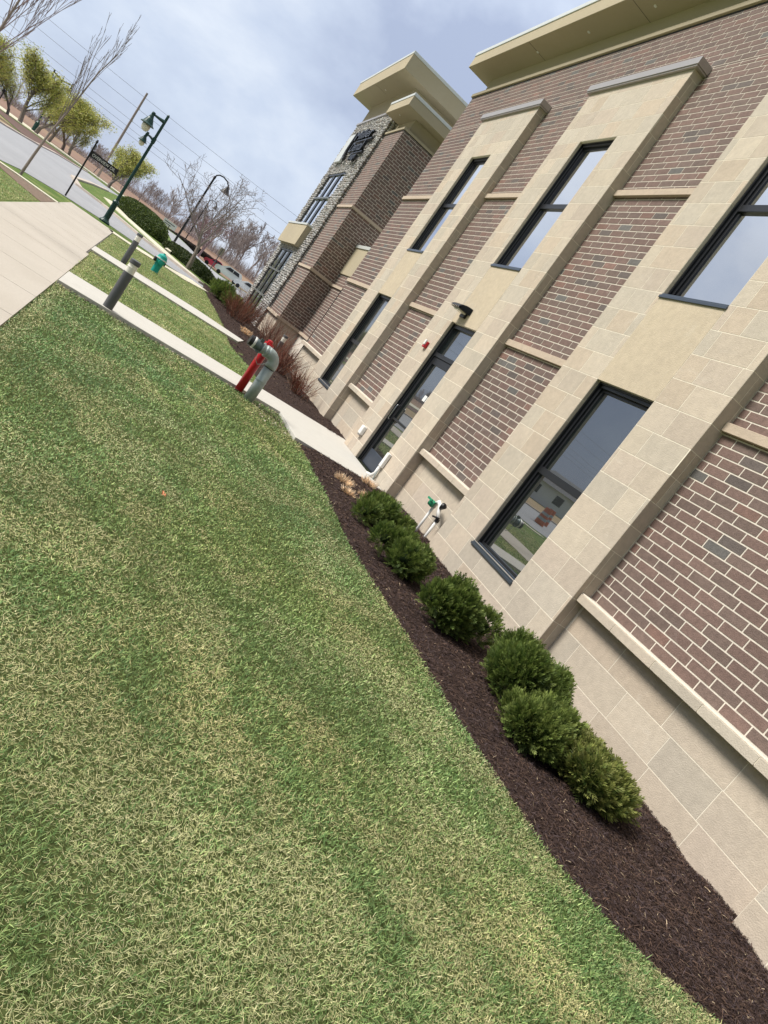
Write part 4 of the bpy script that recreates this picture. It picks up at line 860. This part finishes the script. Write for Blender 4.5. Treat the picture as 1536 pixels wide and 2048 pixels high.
# ------------------------------------------------------------------ evergreen shrubs (feathery sprays)
def evergreen(name, loc, r, h, label, seed, nspr=2600, cols=None, tip=(.20, .23, .06), group=None, leaf=1.0, lobes=11, dist=None):
    R_ = np.random.default_rng(seed); t = empty(name, label, 'shrub', loc, group=group)
    lc = R_.normal(0, .40, (lobes, 3)) * np.array([r, r, h * .35]); lc[:, 2] = np.abs(lc[:, 2]) + h * .35; lr = R_.uniform(.32, .56, lobes) * r
    lc[0] = (0, 0, h * .45); lr[0] = r * .68
    k = R_.integers(0, lobes, nspr); u = R_.normal(size=(nspr, 3)); u[:, 2] += .25; u /= np.linalg.norm(u, axis=1)[:, None]
    p = lc[k] + u * lr[k][:, None] * R_.uniform(.72, 1.0, (nspr, 1)) * np.array([1, 1, h / (2 * r) * 1.25]); p[:, 2] = np.clip(p[:, 2], .03, h * 1.08)
    # sprays: stem direction outward + up
    d = u * .8 + np.array([0, 0, .75]) + R_.normal(0, .25, (nspr, 3)); d /= np.linalg.norm(d, axis=1)[:, None]
    s_ = np.cross(d, R_.normal(size=(nspr, 3))); s_ /= np.linalg.norm(s_, axis=1)[:, None]; nn = np.cross(d, s_)
    Ls = R_.uniform(.045, .095, nspr) * leaf; Vs = []; Cs = []
    cols = np.array([[.055, .105, .018], [.09, .14, .026], [.035, .07, .014], [.125, .17, .038]]) if cols is None else cols
    bc = cols[R_.integers(0, len(cols), nspr)] * R_.uniform(.75, 1.25, (nspr, 1))
    for j, (tt, sd_, ang) in enumerate([(.0, 1, .6), (.1, -1, .6), (.3, 1, .55), (.38, -1, .55), (.55, 1, .45), (.62, -1, .45), (.8, 1, .3), (.85, -1, .2)]):
        b0 = p + d * (Ls * tt)[:, None]; dr = d * math.cos(ang) + s_ * sd_ * math.sin(ang) + nn * R_.normal(0, .2, (nspr, 1)); ll = (Ls * (.62 - .3 * tt))[:, None]; wv = np.cross(dr, nn) * (.0055 * leaf)
        mid = b0 + dr * ll * .5; tipp = b0 + dr * ll
        Vs.append(np.stack([b0, mid + wv, tipp, mid - wv], 1)); Cs.append(bc * (1 - tt * .0) * 1.0 + np.array(tip) * tt * .45)
    V = np.concatenate(Vs).reshape(-1, 3); F = np.arange(len(V)).reshape(-1, 4); col = np.concatenate(Cs)
    o = npmesh('foliage', V, F, m_leaf, col); o.parent = t
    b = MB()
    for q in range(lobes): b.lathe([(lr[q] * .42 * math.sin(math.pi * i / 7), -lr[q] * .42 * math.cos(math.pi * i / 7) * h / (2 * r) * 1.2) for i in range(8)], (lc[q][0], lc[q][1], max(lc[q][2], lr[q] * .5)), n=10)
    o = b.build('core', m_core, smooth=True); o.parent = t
    b = MB(); 
    for q in range(4): a = q * 1.6; b.tube([(0, 0, -.05), (.1 * math.cos(a), .1 * math.sin(a), h * .3)], [.018, .01], 5)
    o = b.build('stem', m_bark); o.parent = t
    return t
G = 'evergreen shrubs in a row along the wall'
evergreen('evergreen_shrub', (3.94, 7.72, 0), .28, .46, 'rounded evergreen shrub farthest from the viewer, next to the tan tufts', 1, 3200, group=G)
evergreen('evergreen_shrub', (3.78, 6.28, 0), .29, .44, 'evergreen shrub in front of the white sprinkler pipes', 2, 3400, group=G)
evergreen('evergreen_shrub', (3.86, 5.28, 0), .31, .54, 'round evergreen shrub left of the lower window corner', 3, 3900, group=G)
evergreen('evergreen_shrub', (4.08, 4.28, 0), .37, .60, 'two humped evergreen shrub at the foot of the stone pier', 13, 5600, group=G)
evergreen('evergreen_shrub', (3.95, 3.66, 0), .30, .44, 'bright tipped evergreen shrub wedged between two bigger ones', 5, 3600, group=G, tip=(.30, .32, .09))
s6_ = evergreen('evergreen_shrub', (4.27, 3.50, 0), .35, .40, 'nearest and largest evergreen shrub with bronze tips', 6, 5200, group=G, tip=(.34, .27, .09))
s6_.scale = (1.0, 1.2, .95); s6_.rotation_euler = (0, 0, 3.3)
evergreen('evergreen_mound', (3.85, 31.2, 0), .62, .85, 'dark round evergreen at the end of the bed by the river stone tower', 8, 2200, leaf=1.8); evergreen('evergreen_mound', (4.1, 28.8, 0), .5, .65, 'lower olive evergreen next to the red twig shrubs', 9, 1800, leaf=1.6, tip=(.2, .2, .05))

# ------------------------------------------------------------------ red twig shrubs and dried tufts
def twig_clump(name, loc, r, h, n, label, cols, seed, group, cat='shrub', wd=.004, lean=.55, fork=True):
    R_ = np.random.default_rng(seed); Vs = []; Cs = []
    def seg(a, b_, w0, w1, c):
        d = b_ - a; d /= np.linalg.norm(d, axis=1)[:, None] + 1e-9; s_ = np.cross(d, R_.normal(size=a.shape)); s_ /= np.linalg.norm(s_, axis=1)[:, None]
        for q in (s_, np.cross(d, s_)):
            Vs.append(np.stack([a - q * w0, a + q * w0, b_ + q * w1, b_ - q * w1], 1)); Cs.append(c)
    a = R_.uniform(0, 6.3, n); rr = r * .42 * np.sqrt(R_.random(n)); base = np.stack([rr * np.cos(a), rr * np.sin(a), np.zeros(n)], 1)
    out_ = R_.uniform(.1, 1, n) * lean; d = np.stack([np.cos(a) * out_ + R_.normal(0, .12, n), np.sin(a) * out_ + R_.normal(0, .12, n), np.ones(n)], 1); d /= np.linalg.norm(d, axis=1)[:, None]
    hh = h * R_.uniform(.6, 1.1, n)[:, None]; c = cols[R_.integers(0, len(cols), n)] * R_.uniform(.6, 1.6, (n, 1)); m1 = base + d * hh * .5; d2 = d + R_.normal(0, .15, (n, 3)) + np.array([0, 0, .1]); d2 /= np.linalg.norm(d2, axis=1)[:, None]; tp = m1 + d2 * hh * .5
    seg(base, m1, wd * 1.3, wd, c); seg(m1, tp, wd, wd * .4, c)
    if fork:
        for k in range(4):
            d3 = d2 + R_.normal(0, .6, (n, 3)); d3 /= np.linalg.norm(d3, axis=1)[:, None]; st_ = base + (m1 - base) * R_.uniform(.5, 1, (n, 1)); seg(st_, st_ + d3 * hh * R_.uniform(.3, .6, (n, 1)), wd * .8, wd * .4, c)
    V = np.concatenate(Vs).reshape(-1, 3); t = empty(name, label, cat, loc, group=group)
    o = npmesh('twigs', V, np.arange(len(V)).reshape(-1, 4), m_twig, np.concatenate(Cs)); o.parent = t; return t
RC = np.array([[.25, .09, .06], [.16, .06, .045], [.34, .17, .11], [.24, .15, .11]]); RC2 = np.array([[.30, .17, .10], [.20, .06, .04], [.36, .24, .15]])
for i, (x, y, r, h, n, lb) in enumerate(((4.15, 26.5, .8, 1.15, 90, 'red twig shrub farthest along the bed, by the river stone'), (4.75, 28.6, .7, 1.3, 75, 'red twig shrub in front of the tower glazing'), (4.85, 22.9, .7, 1.25, 60, 'tall red twig shrub against the dark tower wall'), (4.75, 20.3, .6, .95, 48, 'red twig shrub round the far bollard light'), (4.45, 18.3, .6, .85, 70, 'maroon twig shrub behind the red standpipe'), (4.62, 16.2, .55, .75, 60, 'nearest reddish twig shrub under the small lower window'))):
    twig_clump('twig_shrub', (x, y, 0), r, h, n, lb, RC if i != 5 else np.concatenate([RC, RC2]), 100 + i, 'leafless red twig shrubs along the bed', wd=.0042, lean=.75)
TC = np.array([[.80, .64, .46], [.68, .52, .36], [.85, .72, .55]])
for i, (x, y, r, lb) in enumerate(((3.90, 9.25, .22, 'dried tan tuft nearest the lawn edge'), (4.72, 10.3, .24, 'dried tan tuft at the corner of the door pad'), (3.80, 8.65, .15, 'small dried tuft, lowest of the group'), (4.22, 9.05, .18, 'dried tan tuft touching the farthest evergreen'), (4.05, 8.55, .12, 'sparse grey tan tuft among the dried ones'), (4.3, 24.0, .3, 'tan dried tuft below the river stone tower'), (4.1, 23.0, .25, 'second tan dried tuft below the tower, nearer'))):
    twig_clump('dried_tuft', (x, y, 0.0), r, .09 + r * .28, 90, lb, TC, 200 + i, 'dried tan perennial tufts in the mulch', 'plant', wd=.003 if y < 15 else .008, lean=1.3)
# dry leaf on lawn
b = MB(); cx, cy = 1.0, 4.85
for k in range(5):
    a = k * 1.25 + .3; L1 = .035 if k != 1 else .05; b.quad([(cx, cy, .03), (cx + math.cos(a - .35) * L1 * .6, cy + math.sin(a - .35) * L1 * .6, .045), (cx + math.cos(a) * L1, cy + math.sin(a) * L1, .035 + .012 * (k % 2)), (cx + math.cos(a + .35) * L1 * .6, cy + math.sin(a + .35) * L1 * .6, .05)])
tag(b.build('dry_leaf', mat('leaf_orange', (.52, .19, .09), .7, var=.2, vscale=40)), 'curled orange brown dry leaf lying on the lawn', 'leaf')

n = 420; tt = rng.random(n); lx = np.where(tt < .5, rng.uniform(2.7, 3.45, n), rng.uniform(-.45, 3.3, n)); ly = np.where(tt < .5, rng.uniform(10.3, 11.85, n), 10.93 + (lx + .48) * .26 + rng.normal(-.06, .03, n))
a = rng.uniform(0, 6.3, n); sz = rng.uniform(.006, .022, n); V = np.stack([np.stack([lx + np.cos(a + k * 1.57) * sz * (1.4 if k % 2 else .7), ly + np.sin(a + k * 1.57) * sz * (1.4 if k % 2 else .7), rng.uniform(-.012, .006, n)], 1) for k in range(4)], 1).reshape(-1, 3)
tag(npmesh('leaf_litter', V, np.arange(4 * n).reshape(-1, 4), m_twig, np.array([[.30, .22, .14], [.20, .14, .10], [.42, .38, .32], [.14, .10, .08]])[rng.integers(0, 4, n)]), 'scraps of dry leaf and grit along the edge of the door path', 'leaf litter', kind='stuff')
# ------------------------------------------------------------------ parked vehicles (far)
def car(loc, rz, label, name, cat, paint, L_=4.5, H_=1.55, W_=1.8, van=False, accent=None):
    t = empty(name, label, cat, loc, rz)
    prof = [(-.5, .30), (-.5, .62), (-.47, .70), (-.40, .97), (-.34, 1.0), (.10, 1.0), (.30, .68), (.46, .60), (.5, .48), (.5, .26), (.40, .2), (-.45, .2)] if van else [(-.5, .32), (-.49, .62), (-.40, .68), (-.26, .96), (-.2, 1.0), (.06, .99), (.24, .68), (.44, .60), (.5, .45), (.49, .26), (.4, .2), (-.45, .2)]
    b = MB(); n = len(prof); ins = [0.0 if p[1] < .66 else .13 for p in prof]
    Lf = [(p[0] * L_, -W_ / 2 + i_, p[1] * H_) for p, i_ in zip(prof, ins)]; Rt = [(p[0] * L_, W_ / 2 - i_, p[1] * H_) for p, i_ in zip(prof, ins)]
    b.quad(Lf[::-1]); b.quad(Rt)
    for i in range(n): j = (i + 1) % n; b.quad([Lf[i], Lf[j], Rt[j], Rt[i]])
    o = b.build('body', paint); o.parent = t
    gl = m_frame; b = MB()
    for s_ in (-1, 1):
        y_ = s_ * (W_ / 2 - .075)
        for (xa, xb, xc, xd) in (((-.36, -.12, -.12, -.31), (-.10, .17, .05, -.10)) if van else ((-.33, -.08, -.08, -.24), (-.06, .18, .04, -.06))):
            b.quad([(xa * L_, s_ * (W_ / 2 - .02), .69 * H_), (xb * L_, s_ * (W_ / 2 - .02), .69 * H_), (xc * L_, s_ * (W_ / 2 - .12), .94 * H_), (xd * L_, s_ * (W_ / 2 - .12), .94 * H_)])
    o = b.build('side_window', gl); o.parent = t
    for xx in (-.30, .31):
        for s_ in (-1, 1):
            o = MB().lathe([(.20, 0), (.33, .01), (.33, .2), (.2, .21)], (xx * L_, s_ * W_ / 2 - (.0 if s_ < 0 else .21) - (.01 if s_ < 0 else -.01), .33), (0, 1, 0), 14).build('wheel', m_blackm); o.parent = t
    if accent:
        o = MB().box(-.2 * L_, .25 * L_, -W_ / 2 - .008, -W_ / 2 + .05, .42 * H_, .58 * H_).box(.2 * L_, .42 * L_, -W_ / 2 - .012, -W_ / 2 + .05, .5 * H_, .62 * H_).build('stripe', accent); o.parent = t
    return t
m_wp = mat('white_paint', (.75, .77, .76), .3, var=.02, coat=.5); m_rp = mat('red_stripe', (.55, .02, .05), .4); m_dp = mat('dark_paint', (.04, .045, .05), .3, coat=.5); m_rr = mat('red_car', (.5, .03, .06), .35, coat=.4)
car((17.5, 118.0, -1.22), R(172), 'white hatchback, nearest of the cars at the brown field', 'parked_car', 'car', m_wp, 4.6, 1.75, van=True)
car((14.4, 121.5, -1.22), R(172), 'white van with red stripes between the hatchback and the dark car', 'parked_van', 'van', m_wp, 4.6, 2.0, van=True, accent=m_rp)
car((12.2, 124.5, -1.2), R(172), 'small red car with dark windows at the far end of the parked cars', 'parked_car', 'car', m_rr, 3.6, 1.6)

# ------------------------------------------------------------------ what the lower windows mirror, across the street
for i, (x, y, lb) in enumerate(((-13.3, 31.2, 'orange striped traffic barrel nearer the lawn across the street'), (-15.4, 33.6, 'orange striped traffic barrel behind the first across the street'))):
    t = empty('traffic_barrel', lb, 'barrel', (x, y, 0), group='orange traffic barrels across the street')
    for z0, z1, m in ((0, .25, m_orange), (.25, .4, m_galv), (.4, .55, m_orange), (.55, .7, m_galv), (.7, .98, m_orange)):
        o = MB().lathe([(.3 - z0 * .09, z0), (.3 - z1 * .09, z1)], n=16).build('band' if m is m_galv else 'shell', m); o.parent = t
t = empty('house', 'white sided house with grey hipped roof across the street', 'house', (-46, 74, 0), rz=R(35))
o = MB().box(-6, 6, -4, 4, 0, 2.5).build('wall', m_white); o.parent = t
b = MB(); c0 = [(-6.6, -4.6, 2.5), (6.6, -4.6, 2.5), (6.6, 4.6, 2.5), (-6.6, 4.6, 2.5)]; rdg = [(-2.5, 0, 4.4), (2.5, 0, 4.4)]
b.quad([c0[0], c0[1], rdg[1], rdg[0]]); b.quad([c0[2], c0[3], rdg[0], rdg[1]]); b.quad([c0[1], c0[2], rdg[1]]); b.quad([c0[3], c0[0], rdg[0]]); b.quad(c0[::-1])
o = b.build('roof', m_bol); o.parent = t
for xx in (-3.6, 0, 3.4): o = MB().box(xx - .6, xx + .6, -4.03, -3.97, .9, 2.0).build('window', m_frame); o.parent = t
